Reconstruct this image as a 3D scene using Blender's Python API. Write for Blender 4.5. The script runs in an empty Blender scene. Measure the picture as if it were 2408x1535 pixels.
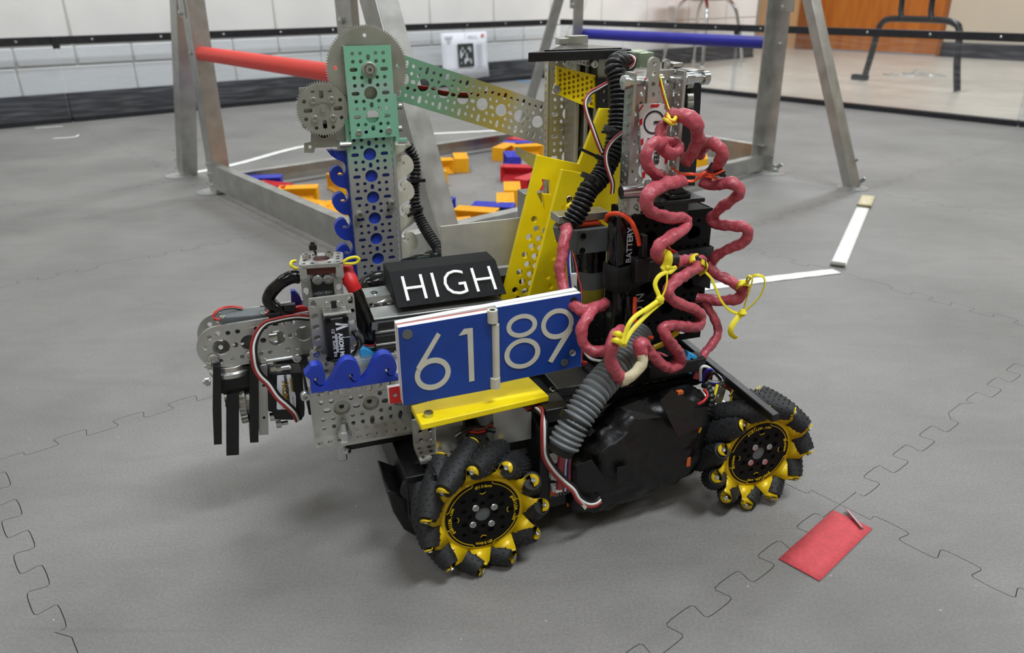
import bpy, math, random
from mathutils import Vector, Matrix, noise
random.seed(7)
S = bpy.context.scene
COL = S.collection
V = Vector
# ------------------------------------------------------------------ camera
FPX = 1803.7; PITCH = math.radians(23.544); ROLL = math.radians(-0.348); CH = 0.4487
_F = V((0, math.cos(PITCH), -math.sin(PITCH))); _U0 = V((1, 0, 0)).cross(_F)
_R = math.cos(ROLL)*V((1, 0, 0)) + math.sin(ROLL)*_U0
_U = -math.sin(ROLL)*V((1, 0, 0)) + math.cos(ROLL)*_U0
CO = V((0, 0, CH))
cd = bpy.data.cameras.new('camera'); cam = bpy.data.objects.new('camera', cd); COL.objects.link(cam)
cd.sensor_width = 36; cd.lens = FPX/2408*36; cd.clip_start = .02; cd.clip_end = 60
m = Matrix((_R, _U, -_F)).transposed().to_4x4(); m.translation = CO; cam.matrix_world = m
S.camera = cam
cd.dof.use_dof = True; cd.dof.focus_distance = 0.72; cd.dof.aperture_fstop = 9.0
# ------------------------------------------------------------------ light and exposure
S.view_settings.view_transform = 'Standard'; S.view_settings.look = 'None'
S.view_settings.gamma = 1; S.view_settings.use_curve_mapping = False
S.view_settings.exposure = 0.5
W = bpy.data.worlds.new('world'); S.world = W; W.use_nodes = True
W.node_tree.nodes['Background'].inputs[0].default_value = (.9, .95, 1, 1)
W.node_tree.nodes['Background'].inputs[1].default_value = 0.3
def ray(x, y): return _F + _R*((x-1204)/FPX) - _U*((y-767.5)/FPX)
def gnd(x, y, z=0.0):
    d = ray(x, y); return CO + d*((z-CO.z)/d.z)
T0 = gnd(1975, 1186); TA = math.radians(39.59)
e1 = V((math.cos(TA), math.sin(TA), 0)); e2 = V((-e1.y, e1.x, 0))
def fw(p, q, z=0.0): return T0 + e1*p + e2*q + V((0, 0, z))       # field frame -> world
def Tg(x, y, z=0.0):
    d = gnd(x, y, z) - T0; return d.dot(e1), d.dot(e2)
CEIL = 2.75
def lamp(p, q, sx, sy, w, col=(.89, .95, 1)):
    l = bpy.data.lights.new('ceiling_light', 'AREA'); l.shape = 'RECTANGLE'; l.size = sx; l.size_y = sy
    l.energy = w; l.color = col
    o = bpy.data.objects.new('ceiling_light', l); COL.objects.link(o)
    o.location = fw(p, q, CEIL-.03); o.rotation_euler = (0, 0, TA)
    return o
LAMPS = [(.2, -.85, 46), (.2, 2.0, 31), (-2.2, 2.0, 14), (2.8, 2.0, 36), (2.8, -.95, 10), (-2.2, -.95, 20), (5.0, 2.0, 30), (5.0, -.95, 12)]
for p, q, w in LAMPS: lamp(p, q, 1.2, .35, w)
# ------------------------------------------------------------------ materials
def lin(c):
    return tuple((x/12.92 if x <= .04045 else ((x+.055)/1.055)**2.4) for x in [v/255 for v in c])
def mat(name, rgb, rough=.5, metal=0.0, amt=.12, scale=40, bump=0.0, bscale=200, coat=0.0, spec=.5, aniso=0, rgb2=None, srgh=.08, stretch=None):
    m = bpy.data.materials.new(name); m.use_nodes = True; N = m.node_tree.nodes; L = m.node_tree.links
    B = N['Principled BSDF']; B.inputs['Roughness'].default_value = rough; B.inputs['Metallic'].default_value = metal
    B.inputs['Coat Weight'].default_value = coat; B.inputs['Specular IOR Level'].default_value = spec
    tc = N.new('ShaderNodeTexCoord'); src = tc.outputs['Object']
    if stretch:
        mp = N.new('ShaderNodeMapping'); mp.inputs['Scale'].default_value = stretch; L.new(src, mp.inputs[0]); src = mp.outputs[0]
    n = N.new('ShaderNodeTexNoise'); n.inputs['Scale'].default_value = scale; n.inputs['Detail'].default_value = 6
    L.new(src, n.inputs['Vector'])
    a = lin(rgb); b = lin(rgb2) if rgb2 else tuple(x*(1-amt*2) for x in a); a2 = a if rgb2 else tuple(min(1, x*(1+amt)) for x in a)
    mx = N.new('ShaderNodeMix'); mx.data_type = 'RGBA'
    mx.inputs[6].default_value = (*b, 1); mx.inputs[7].default_value = (*a2, 1)
    cr = N.new('ShaderNodeMapRange'); cr.inputs[1].default_value = .3; cr.inputs[2].default_value = .7
    L.new(n.outputs['Fac'], cr.inputs[0]); L.new(cr.outputs[0], mx.inputs[0]); L.new(mx.outputs[2], B.inputs['Base Color'])
    r = N.new('ShaderNodeMapRange'); r.inputs[3].default_value = max(0, rough-srgh); r.inputs[4].default_value = min(1, rough+srgh)
    L.new(n.outputs['Fac'], r.inputs[0]); L.new(r.outputs[0], B.inputs['Roughness'])
    if bump:
        n2 = N.new('ShaderNodeTexNoise'); n2.inputs['Scale'].default_value = bscale; n2.inputs['Detail'].default_value = 4
        L.new(src, n2.inputs['Vector'])
        bp = N.new('ShaderNodeBump'); bp.inputs['Strength'].default_value = bump; bp.inputs['Distance'].default_value = .001
        L.new(n2.outputs['Fac'], bp.inputs['Height']); L.new(bp.outputs[0], B.inputs['Normal'])
    return m
M = {}
M['alum'] = mat('brushed_aluminium', (196, 196, 192), .34, .92, .06, 60)
M['alumd'] = mat('worn_aluminium', (186, 186, 182), .38, .85, .1, 30)
M['steel'] = mat('zinc_steel', (205, 208, 208), .22, 1, .1, 90)
M['gear'] = mat('gear_steel', (172, 174, 164), .42, .75, .08, 50)
M['black'] = mat('black_plastic', (15, 15, 17), .42, 0, .2, 80, .25, 900)
M['rwd'] = mat('dull_red_wire', (146, 40, 40), .45, 0, .08, 100)
M['blackd'] = mat('black_print', (12, 12, 13), .62, 0, .3, 120, .5, 1200, spec=.2)
M['rubber'] = mat('black_rubber', (23, 24, 27), .6, 0, .2, 150, .4, 900)
M['tape'] = mat('black_tape', (11, 11, 12), .42, 0, .3, 40, 1.0, 110)
M['vinyl'] = mat('shiny_black_wrap', (10, 10, 12), .16, 0, .2, 60, 1.0, 60)
M['fabric'] = mat('black_webbing', (20, 20, 22), .85, 0, .3, 300, .8, 1500)
M['blue'] = mat('blue_print', (30, 58, 168), .42, 0, .08, 60, .15, 800)
M['bluesign'] = mat('blue_sign_face', (18, 62, 150), .38, 0, .12, 25)
M['yellow'] = mat('yellow_print', (252, 224, 12), .42, 0, .05, 50, .15, 900)
M['yellowm'] = mat('yellow_metal', (226, 190, 12), .4, .15, .08, 70)
M['white'] = mat('white_plastic', (232, 232, 228), .5, 0, .03, 60)
M['cream'] = mat('cream_plastic', (205, 202, 186), .5, 0, .04, 60)
M['red'] = mat('red_plastic', (205, 30, 34), .45, 0, .08, 60)
M['redwire'] = mat('red_wire', (190, 28, 28), .4, 0, .08, 100)
M['orange'] = mat('orange_wire', (238, 78, 36), .4, 0, .06, 100)
M['coil'] = mat('red_wrapped_loom', (180, 76, 88), .38, 0, .12, 45, 1.0, 220)
M['yband'] = mat('yellow_band', (232, 216, 40), .5, 0, .05, 100)
M['greyhose'] = mat('grey_loom', (112, 116, 118), .45, 0, .1, 60)
M['greyp'] = mat('grey_plastic', (92, 97, 98), .5, 0, .05, 90, .3, 900)
M['cyan'] = mat('cyan_plastic', (50, 160, 225), .45, 0, .05, 60)
M['mint'] = mat('mint_metal', (112, 172, 142), .36, .55, .05, 30)  # even mint tone on a half-metallic surface
M['sblue'] = mat('sample_blue', (52, 60, 186), .42, 0, .05, 40)
M['sred'] = mat('sample_red', (205, 34, 46), .42, 0, .05, 40)
M['syel'] = mat('sample_yellow', (248, 178, 12), .42, 0, .05, 40)
M['barred'] = mat('red_tube', (226, 62, 52), .45, 0, .04, 30)
M['barblue'] = mat('blue_tube', (36, 36, 150), .4, 0, .05, 30)
M['mask'] = mat('masking_tape', (206, 194, 160), .7, 0, .08, 90, .6, 300)
M['wtape'] = mat('white_gaffer_tape', (236, 237, 230), .6, 0, .04, 90, .3, 400)
M['rtape'] = mat('red_gaffer_tape', (206, 78, 84), .75, 0, .08, 300, .5, 900)
M['paper'] = mat('white_paper', (222, 224, 232), .7, 0, .03, 20)
M['dark'] = mat('recess_black', (8, 8, 8), .7, 0, .2, 60)
M['ink'] = mat('black_ink', (40, 46, 44), .7, 0, .05, 60)
M['inkred'] = mat('red_ink', (220, 120, 118), .7, 0, .05, 60)
M['inkgrey'] = mat('grey_ink', (178, 182, 190), .7, 0, .05, 60)
M['frost'] = mat('cloudy_aluminium_sheet', (216, 210, 192), .4, .12, .1, 14, rgb2=(160, 160, 156))
M['brown'] = mat('brown_wire', (84, 40, 26), .45, 0, .05, 60)
M['board'] = mat('orange_board_label', (196, 92, 40), .55, 0, .08, 60)
M['green'] = mat('green_wire', (40, 140, 70), .45, 0, .05, 60)
M['goldl'] = mat('gold_label', (190, 150, 70), .45, .3, .05, 60)
M['chairred'] = mat('red_seat_plastic', (196, 58, 52), .45, 0, .05, 20)
M['chrome'] = mat('chrome_tube', (205, 208, 212), .12, 1, .05, 20)
# floor foam tiles
M['disc'] = mat('pale_disc_plastic', (168, 170, 168), .3, .2, .04, 30)
def foam():
    m = mat('grey_foam_mat', (135, 132, 129), .62, 0, .05, 3.5, .55, 700, rgb2=(114, 112, 109), srgh=.06)
    N = m.node_tree.nodes; L = m.node_tree.links; B = N['Principled BSDF']
    tc = N.new('ShaderNodeTexCoord'); mp = N.new('ShaderNodeMapping'); mp.inputs['Scale'].default_value = (10, 26, 1); mp.inputs['Rotation'].default_value = (0, 0, .9)
    L.new(tc.outputs['Object'], mp.inputs[0])
    n = N.new('ShaderNodeTexNoise'); n.inputs['Scale'].default_value = 1; n.inputs['Detail'].default_value = 8; n.inputs['Distortion'].default_value = 1.2
    L.new(mp.outputs[0], n.inputs['Vector'])
    n3 = N.new('ShaderNodeTexNoise'); n3.inputs['Scale'].default_value = 420; n3.inputs['Detail'].default_value = 3; L.new(tc.outputs['Object'], n3.inputs['Vector'])
    old = B.inputs['Base Color'].links[0].from_socket
    def mul(fac_sock, lo, hi, a, b, col, amt):
        r = N.new('ShaderNodeMapRange'); r.inputs[1].default_value = lo; r.inputs[2].default_value = hi
        r.inputs[3].default_value = a; r.inputs[4].default_value = b; L.new(fac_sock, r.inputs[0])
        x = N.new('ShaderNodeMix'); x.data_type = 'RGBA'; x.blend_type = 'MULTIPLY'; x.inputs[0].default_value = amt
        L.new(col, x.inputs[6]); L.new(r.outputs[0], x.inputs[7]); return x.outputs[2]
    c = mul(n.outputs['Fac'], .35, .7, .93, 1.03, old, 1)
    c = mul(n3.outputs['Fac'], .3, .7, .86, 1.12, c, 1)
    # scuffs: thin streaks from stretched noise
    mp2 = N.new('ShaderNodeMapping'); mp2.inputs['Scale'].default_value = (1.3, 30, 1); mp2.inputs['Rotation'].default_value = (0, 0, -1.1); L.new(tc.outputs['Object'], mp2.inputs[0])
    n4 = N.new('ShaderNodeTexNoise'); n4.inputs['Scale'].default_value = 1.6; n4.inputs['Detail'].default_value = 5; n4.inputs['Distortion'].default_value = .6; L.new(mp2.outputs[0], n4.inputs['Vector'])
    c = mul(n4.outputs['Fac'], .22, .34, .8, 1, c, .8)
    # little pale specks
    vo = N.new('ShaderNodeTexVoronoi'); vo.inputs['Scale'].default_value = 34; vo.inputs['Randomness'].default_value = 1; L.new(tc.outputs['Object'], vo.inputs['Vector'])
    r = N.new('ShaderNodeMapRange'); r.inputs[1].default_value = .02; r.inputs[2].default_value = .035; r.inputs[3].default_value = .55; r.inputs[4].default_value = 0; L.new(vo.outputs['Distance'], r.inputs[0])
    x = N.new('ShaderNodeMix'); x.data_type = 'RGBA'; L.new(r.outputs[0], x.inputs[0]); L.new(c, x.inputs[6]); x.inputs[7].default_value = (.6, .6, .56, 1)
    L.new(x.outputs[2], B.inputs['Base Color'])
    return m
M['foam'] = foam()
M['foamside'] = mat('foam_edge', (58, 57, 55), .9, 0, .1, 30)
M['vinylfloor'] = mat('beige_vinyl_floor', (196, 187, 173), .32, 0, .04, 3, .1, 60)
M['wallp'] = mat('white_painted_block', (234, 231, 228), .55, 0, .03, 5, .6, 60)
M['mortar'] = mat('white_painted_mortar', (204, 200, 192), .65, 0, .04, 12)
M['wallb'] = mat('beige_wall_paint', (196, 184, 166), .6, 0, .03, 2)
M['tan'] = mat('tan_wall_patch', (222, 176, 126), .65, 0, .06, 4)
M['base'] = mat('dark_cove_base', (46, 46, 54), .45, 0, .25, 6)
M['railm'] = mat('black_rail', (30, 31, 36), .4, 0, .25, 60, .2, 300)
M['wood'] = mat('orange_wood_door', (196, 118, 42), .4, 0, .1, 2.2, stretch=(9, 9, 1), rgb2=(170, 92, 28))
M['woodd'] = mat('brown_wood_frame', (150, 86, 38), .45, 0, .1, 3, stretch=(9, 9, 1))
M['blackpaint'] = mat('black_tube_paint', (26, 27, 32), .35, 0, .2, 30)
M['ceil'] = mat('ceiling_tile', (225, 224, 220), .8, 0, .03, 30)
def clear(name, haze=.12, tint=(.93, .95, .97)):
    m = bpy.data.materials.new(name); m.use_nodes = True; N = m.node_tree.nodes; L = m.node_tree.links
    N.remove(N['Principled BSDF']); out = N['Material Output']
    t = N.new('ShaderNodeBsdfTransparent'); t.inputs[0].default_value = (*tint, 1)
    g = N.new('ShaderNodeBsdfGlossy'); g.inputs['Roughness'].default_value = .06
    d = N.new('ShaderNodeBsdfDiffuse'); d.inputs[0].default_value = (.75, .75, .75, 1)
    fr = N.new('ShaderNodeFresnel'); fr.inputs[0].default_value = 1.3
    a = N.new('ShaderNodeMixShader'); b = N.new('ShaderNodeMixShader')
    tc = N.new('ShaderNodeTexCoord'); mp = N.new('ShaderNodeMapping'); mp.inputs['Scale'].default_value = (3, 3, 40); L.new(tc.outputs['Object'], mp.inputs[0])
    n = N.new('ShaderNodeTexNoise'); n.inputs['Scale'].default_value = 3; n.inputs['Detail'].default_value = 8; L.new(mp.outputs[0], n.inputs['Vector'])
    r = N.new('ShaderNodeMapRange'); r.inputs[1].default_value = .45; r.inputs[2].default_value = .8; r.inputs[3].default_value = haze*.4; r.inputs[4].default_value = haze*2.5
    L.new(n.outputs['Fac'], r.inputs[0]); L.new(r.outputs[0], a.inputs[0])
    L.new(t.outputs[0], a.inputs[1]); L.new(d.outputs[0], a.inputs[2])
    L.new(fr.outputs[0], b.inputs[0]); L.new(a.outputs[0], b.inputs[1]); L.new(g.outputs[0], b.inputs[2]); L.new(b.outputs[0], out.inputs[0])
    return m
M['clear'] = clear('clear_polycarbonate', .05)
M['film'] = clear('crumpled_clear_film', .1)
# ------------------------------------------------------------------ geometry helpers
class G:
    def __init__(s): s.v = []; s.f = []; s.mi = []; s.cur = 0
    def add(s, vs, fs):
        b = len(s.v); s.v += [tuple(p) for p in vs]; s.f += [tuple(i+b for i in f) for f in fs]; s.mi += [s.cur]*len(fs); return s
    def box(s, a0, a1, b0, b1, c0, c1, fn=None):
        P = [(x, y, z) for x in (a0, a1) for y in (b0, b1) for z in (c0, c1)]
        if fn: P = [fn(*p) for p in P]
        return s.add(P, [(0, 1, 3, 2), (4, 6, 7, 5), (0, 4, 5, 1), (2, 3, 7, 6), (0, 2, 6, 4), (1, 5, 7, 3)])
    def obox(s, c, ax, ay, az, hx, hy, hz):
        c = V(c); ax = V(ax).normalized(); ay = V(ay).normalized(); az = V(az).normalized()
        return s.box(-hx, hx, -hy, hy, -hz, hz, lambda x, y, z: tuple(c+ax*x+ay*y+az*z))
    def prism(s, pts, o, ex, ey, t):          # convex or concave outline without holes, front face on plane o, extruded backwards by t
        o = V(o); ex = V(ex).normalized(); ey = V(ey).normalized(); n = ex.cross(ey); k = len(pts)
        A = [tuple(o+ex*x+ey*y) for x, y in pts]; Bk = [tuple(V(a)-n*t) for a in A]
        if sum(pts[i][0]*pts[(i+1) % k][1]-pts[(i+1) % k][0]*pts[i][1] for i in range(k)) < 0: A.reverse(); Bk.reverse()
        return s.add(A+Bk, [tuple(range(k)), tuple(range(2*k-1, k-1, -1))] + [(i, i+k, (i+1) % k+k, (i+1) % k) for i in range(k)])
    def plate(s, outline, holes, t, o, ex, ey):
        vs, fs = fill(outline, holes, t); o = V(o); ex = V(ex).normalized(); ey = V(ey).normalized(); n = ex.cross(ey)
        return s.add([tuple(o+ex*x+ey*y+n*(z-t/2)) for x, y, z in vs], fs)
    def cyl(s, p0, p1, r, n=16, r2=None, cap=True):
        p0 = V(p0); p1 = V(p1); a = (p1-p0).normalized(); x = a.orthogonal().normalized(); y = a.cross(x); r2 = r if r2 is None else r2
        vs = [tuple(p0+(x*math.cos(2*math.pi*i/n)+y*math.sin(2*math.pi*i/n))*r) for i in range(n)]
        vs += [tuple(p1+(x*math.cos(2*math.pi*i/n)+y*math.sin(2*math.pi*i/n))*r2) for i in range(n)]
        fs = [(i, (i+1) % n, (i+1) % n+n, i+n) for i in range(n)]
        if cap: fs += [tuple(range(n-1, -1, -1)), tuple(range(n, 2*n))]
        return s.add(vs, fs)
    def rings(s, C, X, Y, R, n=12, cap=True):
        vs = []
        for c, x, y, r in zip(C, X, Y, R):
            for i in range(n):
                a = 2*math.pi*i/n; rr = r(a) if callable(r) else (r, r)
                vs.append(tuple(c+x*math.cos(a)*rr[0]+y*math.sin(a)*rr[1]))
        k = len(C); fs = [(j*n+i, j*n+(i+1) % n, (j+1)*n+(i+1) % n, (j+1)*n+i) for j in range(k-1) for i in range(n)]
        if cap: fs += [tuple(range(n-1, -1, -1)), tuple(range((k-1)*n, k*n))]
        return s.add(vs, fs)
    def tube(s, pts, r, n=10, step=None, wr=0, wf=90, corr=0, pitch=.004, flat=1.0, closed=False):
        P = crom([V(p) for p in pts], step or max(r*.8, .0008))
        C, X, Y = frames(P); R = []; L = 0
        for i, c in enumerate(C):
            if i: L += (C[i]-C[i-1]).length
            rr = r
            if corr: rr = r*(1-corr*(0.5+.5*math.cos(2*math.pi*L/pitch))**2)
            if wr:
                def f(a, c=c, rr=rr, X=X[i], Y=Y[i]):
                    q = c+(X*math.cos(a)+Y*math.sin(a))*rr
                    k = rr*(1+wr*(noise.noise(q*wf)+.6*noise.noise(q*wf*2.3+V((3, 1, 2)))))
                    return (k, k*flat)
                R.append(f)
            else: R.append((lambda a, rr=rr: (rr, rr*flat)))
        return s.rings(C, X, Y, R, n)
    def lathe(s, prof, o, axis, n=24, cap=True):   # prof: (along, radius)
        o = V(o); a = V(axis).normalized(); x = a.orthogonal().normalized(); y = a.cross(x)
        return s.rings([o+a*h for h, _ in prof], [x]*len(prof), [y]*len(prof), [r for _, r in prof], n, cap)
    def mesh(s, name, mats, smooth=30):
        me = bpy.data.meshes.new(name); me.from_pydata(s.v, [], s.f)
        for m_ in (mats if isinstance(mats, (list, tuple)) else [mats]): me.materials.append(M[m_] if isinstance(m_, str) else m_)
        me.polygons.foreach_set('material_index', s.mi)
        if smooth:
            me.polygons.foreach_set('use_smooth', [True]*len(s.f)); me.set_sharp_from_angle(angle=math.radians(smooth))
        me.update(); return me
    def build(s, name, mats, parent=None, bevel=0, smooth=30, label=None):
        return mk(name, s.mesh(name, mats, smooth), parent, bevel, label)
def mk(name, me, parent=None, bevel=0, label=None, loc=None, rot=None):
    o = bpy.data.objects.new(name, me); COL.objects.link(o)
    if parent: o.parent = parent
    if bevel:
        b = o.modifiers.new('bevel', 'BEVEL'); b.width = bevel; b.segments = 2; b.limit_method = 'ANGLE'; b.angle_limit = math.radians(40)
    if label: o['label'] = label
    if loc is not None: o.location = loc
    if rot is not None: o.rotation_mode = 'QUATERNION'; o.rotation_quaternion = rot
    return o
def empty(name, loc, rz=0.0):
    o = bpy.data.objects.new(name, None); COL.objects.link(o); o.location = loc; o.rotation_euler = (0, 0, rz); o.empty_display_size = .05
    return o
def tag(o, label, cat, group=None):
    o['label'] = label; o['category'] = cat
    if group: o['group'] = group
    return o
def struct(o): o['kind'] = 'structure'; return o
def crom(P, step):
    if len(P) < 3:
        n = max(2, int((P[-1]-P[0]).length/step)); return [P[0].lerp(P[-1], i/n) for i in range(n+1)]
    Q = [P[0]*2-P[1]]+P+[P[-1]*2-P[-2]]; out = []
    for i in range(1, len(Q)-2):
        a, b, c, d = Q[i-1:i+3]; n = max(1, int((c-b).length/step+.5))
        for k in range(n):
            t = k/n; out.append(.5*((2*b)+(c-a)*t+(2*a-5*b+4*c-d)*t*t+(3*b-a-3*c+d)*t**3))
    out.append(P[-1]); return out
def frames(P):
    T = [(P[min(i+1, len(P)-1)]-P[max(i-1, 0)]).normalized() for i in range(len(P))]
    x = T[0].orthogonal().normalized(); X = []; Y = []
    for t in T:
        x = (x-t*x.dot(t)); x = x.normalized() if x.length > 1e-6 else t.orthogonal().normalized(); X.append(x); Y.append(t.cross(x))
    return P, X, Y
_fc = {}
def fill(outline, holes, t):
    key = (tuple(outline), tuple(tuple(h) for h in holes), t)
    if key in _fc: return _fc[key]
    cu = bpy.data.curves.new('tmp', 'CURVE'); cu.dimensions = '2D'; cu.fill_mode = 'BOTH'; cu.extrude = t/2
    for pl in [outline]+list(holes):
        sp = cu.splines.new('POLY'); sp.points.add(len(pl)-1); sp.use_cyclic_u = True
        sp.points.foreach_set('co', [c for x, y in pl for c in (x*100, y*100, 0, 1)])
    cu.extrude = t/2*100
    ob = bpy.data.objects.new('tmp', cu); me = bpy.data.meshes.new_from_object(ob)
    vs = [(v.co.x/100, v.co.y/100, v.co.z/100) for v in me.vertices]; fs = [tuple(p.vertices) for p in me.polygons]
    bpy.data.objects.remove(ob); bpy.data.curves.remove(cu); bpy.data.meshes.remove(me)
    _fc[key] = (vs, fs); return vs, fs
def textgeo(txt, size, t, ax='LEFT', space=1.0, bold=0.0):
    cu = bpy.data.curves.new('tmp', 'FONT'); cu.body = txt; cu.size = size*100; cu.extrude = t/2*100; cu.align_x = ax; cu.space_character = space; cu.offset = bold*100; cu.resolution_u = 3
    ob = bpy.data.objects.new('tmp', cu); me = bpy.data.meshes.new_from_object(ob)
    vs = [(v.co.x/100, v.co.y/100, v.co.z/100) for v in me.vertices]; fs = [tuple(p.vertices) for p in me.polygons]
    bpy.data.objects.remove(ob); bpy.data.curves.remove(cu); bpy.data.meshes.remove(me); return vs, fs
def addtext(g, txt, size, t, o, ex, ey, **k):
    vs, fs = textgeo(txt, size, t, **k); o = V(o); ex = V(ex).normalized(); ey = V(ey).normalized(); n = ex.cross(ey)
    if not vs: return
    g.add([tuple(o+ex*x+ey*y+n*(z+t/2)) for x, y, z in vs], fs)
def circ(cx, cy, r, n=12, ph=0): return [(cx+r*math.cos(2*math.pi*i/n+ph), cy+r*math.sin(2*math.pi*i/n+ph)) for i in range(n)]
def slot(cx, cy, L, r, ang=0, n=5):
    h = max(0, L/2-r); P = [(h+r*math.cos(a), r*math.sin(a)) for a in [(-.5+i/n)*math.pi for i in range(n+1)]]
    P += [(-h+r*math.cos(a), r*math.sin(a)) for a in [(.5+i/n)*math.pi for i in range(n+1)]]
    c, s_ = math.cos(ang), math.sin(ang); return [(cx+x*c-y*s_, cy+x*s_+y*c) for x, y in P]
def rect(x0, x1, y0, y1, r=0):
    if not r: return [(x0, y0), (x1, y0), (x1, y1), (x0, y1)]
    P = []
    for cx, cy, a in ((x1-r, y0+r, -90), (x1-r, y1-r, 0), (x0+r, y1-r, 90), (x0+r, y0+r, 180)):
        for k in range(5): P.append((cx+r*math.cos(math.radians(a+k*22.5)), cy+r*math.sin(math.radians(a+k*22.5))))
    return P
# ------------------------------------------------------------------ room shell
def fbox(g, p0, p1, q0, q1, z0, z1): return g.box(p0, p1, q0, q1, z0, z1, lambda a, b, c: tuple(fw(a, b, c)))
FZ = -.014
floor = struct(fbox(G(), -4, 6.4, -4, 5, FZ-.05, FZ).build('floor', 'vinylfloor'))
TS = .6096
def seam(flip, n=10):
    """puzzle edge along one tile side: list of (s, offset) from 0 to TS"""
    out = []; lam = TS/n
    for k in range(n):
        if k in (4,):   # plain stretch in the middle of the side
            out += [(k*lam, 0), (k*lam+.014, .009*flip), (k*lam+lam*1.0-.014, .009*flip)]; continue
        if k == 0: out.append((0, 0))
        for j in range(16):
            if (k == 0 and j < 8) or (k == n-1 and j > 8): continue
            t = j/16; y = .0094*math.tanh(1.9*math.sin(2*math.pi*t))
            out.append(((k+t)*lam-.12*lam*math.sin(4*math.pi*t), y*flip))
    return out
PL = [-3*TS, -2*TS, -TS, 0, TS, 2*TS, 3*TS, 4*TS, 2.545]; QL = [i*TS for i in range(-4, 6)]+[3.139]
def side(axis, c, s0, s1, plain):
    if plain or s1-s0 < TS*.9: pts = [(s0, 0), (s1, 0)] if plain else [(s0+s, o) for s, o in seam(1) if s < s1-s0-.005]+[(s1, 0)]
    else: pts = [(s0+s, o) for s, o in seam(1)]+[(s1, 0)]
    return [((s, c+o) if axis == 'p' else (c+o, s)) for s, o in pts]
tiles = []
for i in range(len(PL)-1):
    for j in range(len(QL)-1):
        p0, p1, q0, q1 = PL[i], PL[i+1], QL[j], QL[j+1]
        if p1-p0 < .02 or q1-q0 < .02: continue
        loop = side('p', q0, p0, p1, j == 0)[:-1]+side('q', p1, q0, q1, i == len(PL)-2)[:-1]
        loop += side('p', q1, p0, p1, j == len(QL)-2)[::-1][:-1]+side('q', p0, q0, q1, i == 0)[::-1][:-1]
        cx, cy = (p0+p1)/2, (q0+q1)/2; k = len(loop); P = []
        for a_ in range(k):      # shrink by a hair so that every joint stays open
            (xa, ya), (xb, yb), (xc, yc) = loop[a_-1], loop[a_], loop[(a_+1) % k]; tx, ty = xc-xa, yc-ya; l_ = math.hypot(tx, ty) or 1
            P.append((xb-ty/l_*.00030, yb+tx/l_*.00030))
        dz = random.uniform(-.0003, .0003)
        vs, fs = fill([(x-cx, y-cy) for x, y in P], [], -FZ-.0005); g = G()
        for f in fs:
            flat = max(vs[i][2] for i in f)-min(vs[i][2] for i in f) < .001; g.f.append(f); g.mi.append(0 if flat else 1)
        g.v = [tuple(fw(cx+x, cy+y, z+FZ/2+.00025)) for x, y, z in vs]
        g.build('floor_tile', ['foam', 'foamside'], floor, smooth=0)
# left wall of painted blocks behind the perimeter
QW = 3.31
wl = struct(fbox(G(), -4, 4.72, QW+.006, QW+.14, FZ, CEIL).build('wall_left', 'mortar'))
rows = [(FZ+.006, .19, .424, .31), (.196, .264, .212, .102), (.271, .468, .424, .098), (.475, .672, .424, .31)]
for z0, z1, L_, x0 in rows:
    x = x0-math.ceil((x0+3.2)/L_)*L_
    bm = None
    while x < 4.7:
        a, b = x+.004, min(x+L_-.004, 4.715)
        if b-a > .05: fbox(G(), a, b, QW, QW+.03, z0, z1).build('block', 'wallp', wl, bevel=.004)
        x += L_
bs = G()
for a in [x*1.22+.033-1.22*3 for x in range(7)]:
    fbox(bs, a+.001, min(a+1.219, 4.715), QW-.007, QW, FZ, .0915)
    fbox(bs, a+.001, min(a+1.219, 4.715), QW-.014, QW-.007, FZ, FZ+.02)
struct(bs.build('baseboard_left', 'base', bevel=.002))
struct(fbox(G(), 4.58, 4.72, QW+.14, 5, FZ, CEIL).build('wall_left_return', 'wallp'))
wb = fbox(fbox(G(), 5.75, 5.9, -4, 2.37, FZ, CEIL), 5.75, 5.9, 3.97, 5, FZ, CEIL); fbox(wb, 5.75, 5.9, 2.37, 3.97, 2.1, CEIL)
struct(wb.build('wall_back', 'wallb'))
struct(fbox(G(), 5.752, 5.9, 3.585, 3.968, FZ, 2.098).build('trim_1', 'tan', label=None))
struct(fbox(fbox(G(), 5.735, 5.89, 3.43, 3.583, FZ, 2.098), 5.735, 5.89, 2.372, 2.402, FZ, 2.098).build('trim_2', 'woodd', bevel=.004))
dr = struct(fbox(G(), 5.765, 5.81, 2.404, 3.428, FZ+.012, 2.09).build('door_1', 'wood', bevel=.002))
g = fbox(G(), 5.7, 5.763, 3.3, 3.34, 1.0, 1.03); fbox(g, 5.7, 5.71, 3.2, 3.34, 1.0, 1.03); g.build('door_handle', 'steel', dr, bevel=.004)
struct(fbox(G(), 5.742, 5.7495, -4, 2.368, FZ, .09).build('baseboard_back', 'base', bevel=.002))
struct(fbox(G(), -4.1, -4, -4, 5, FZ, CEIL).build('wall_front', 'wallb'))
struct(fbox(G(), -4, 6.4, -4.1, -4, FZ, CEIL).build('wall_right', 'wallb'))
struct(fbox(G(), -4.1, 6.4, -4.1, 5.1, CEIL+.001, CEIL+.06).build('ceiling', 'ceil'))
g = fbox(G(), 3.69, 3.76, QW-.006, QW+.001, .26, .37)
o = g.build('outlet_plate', 'white', wl, bevel=.002)
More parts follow.
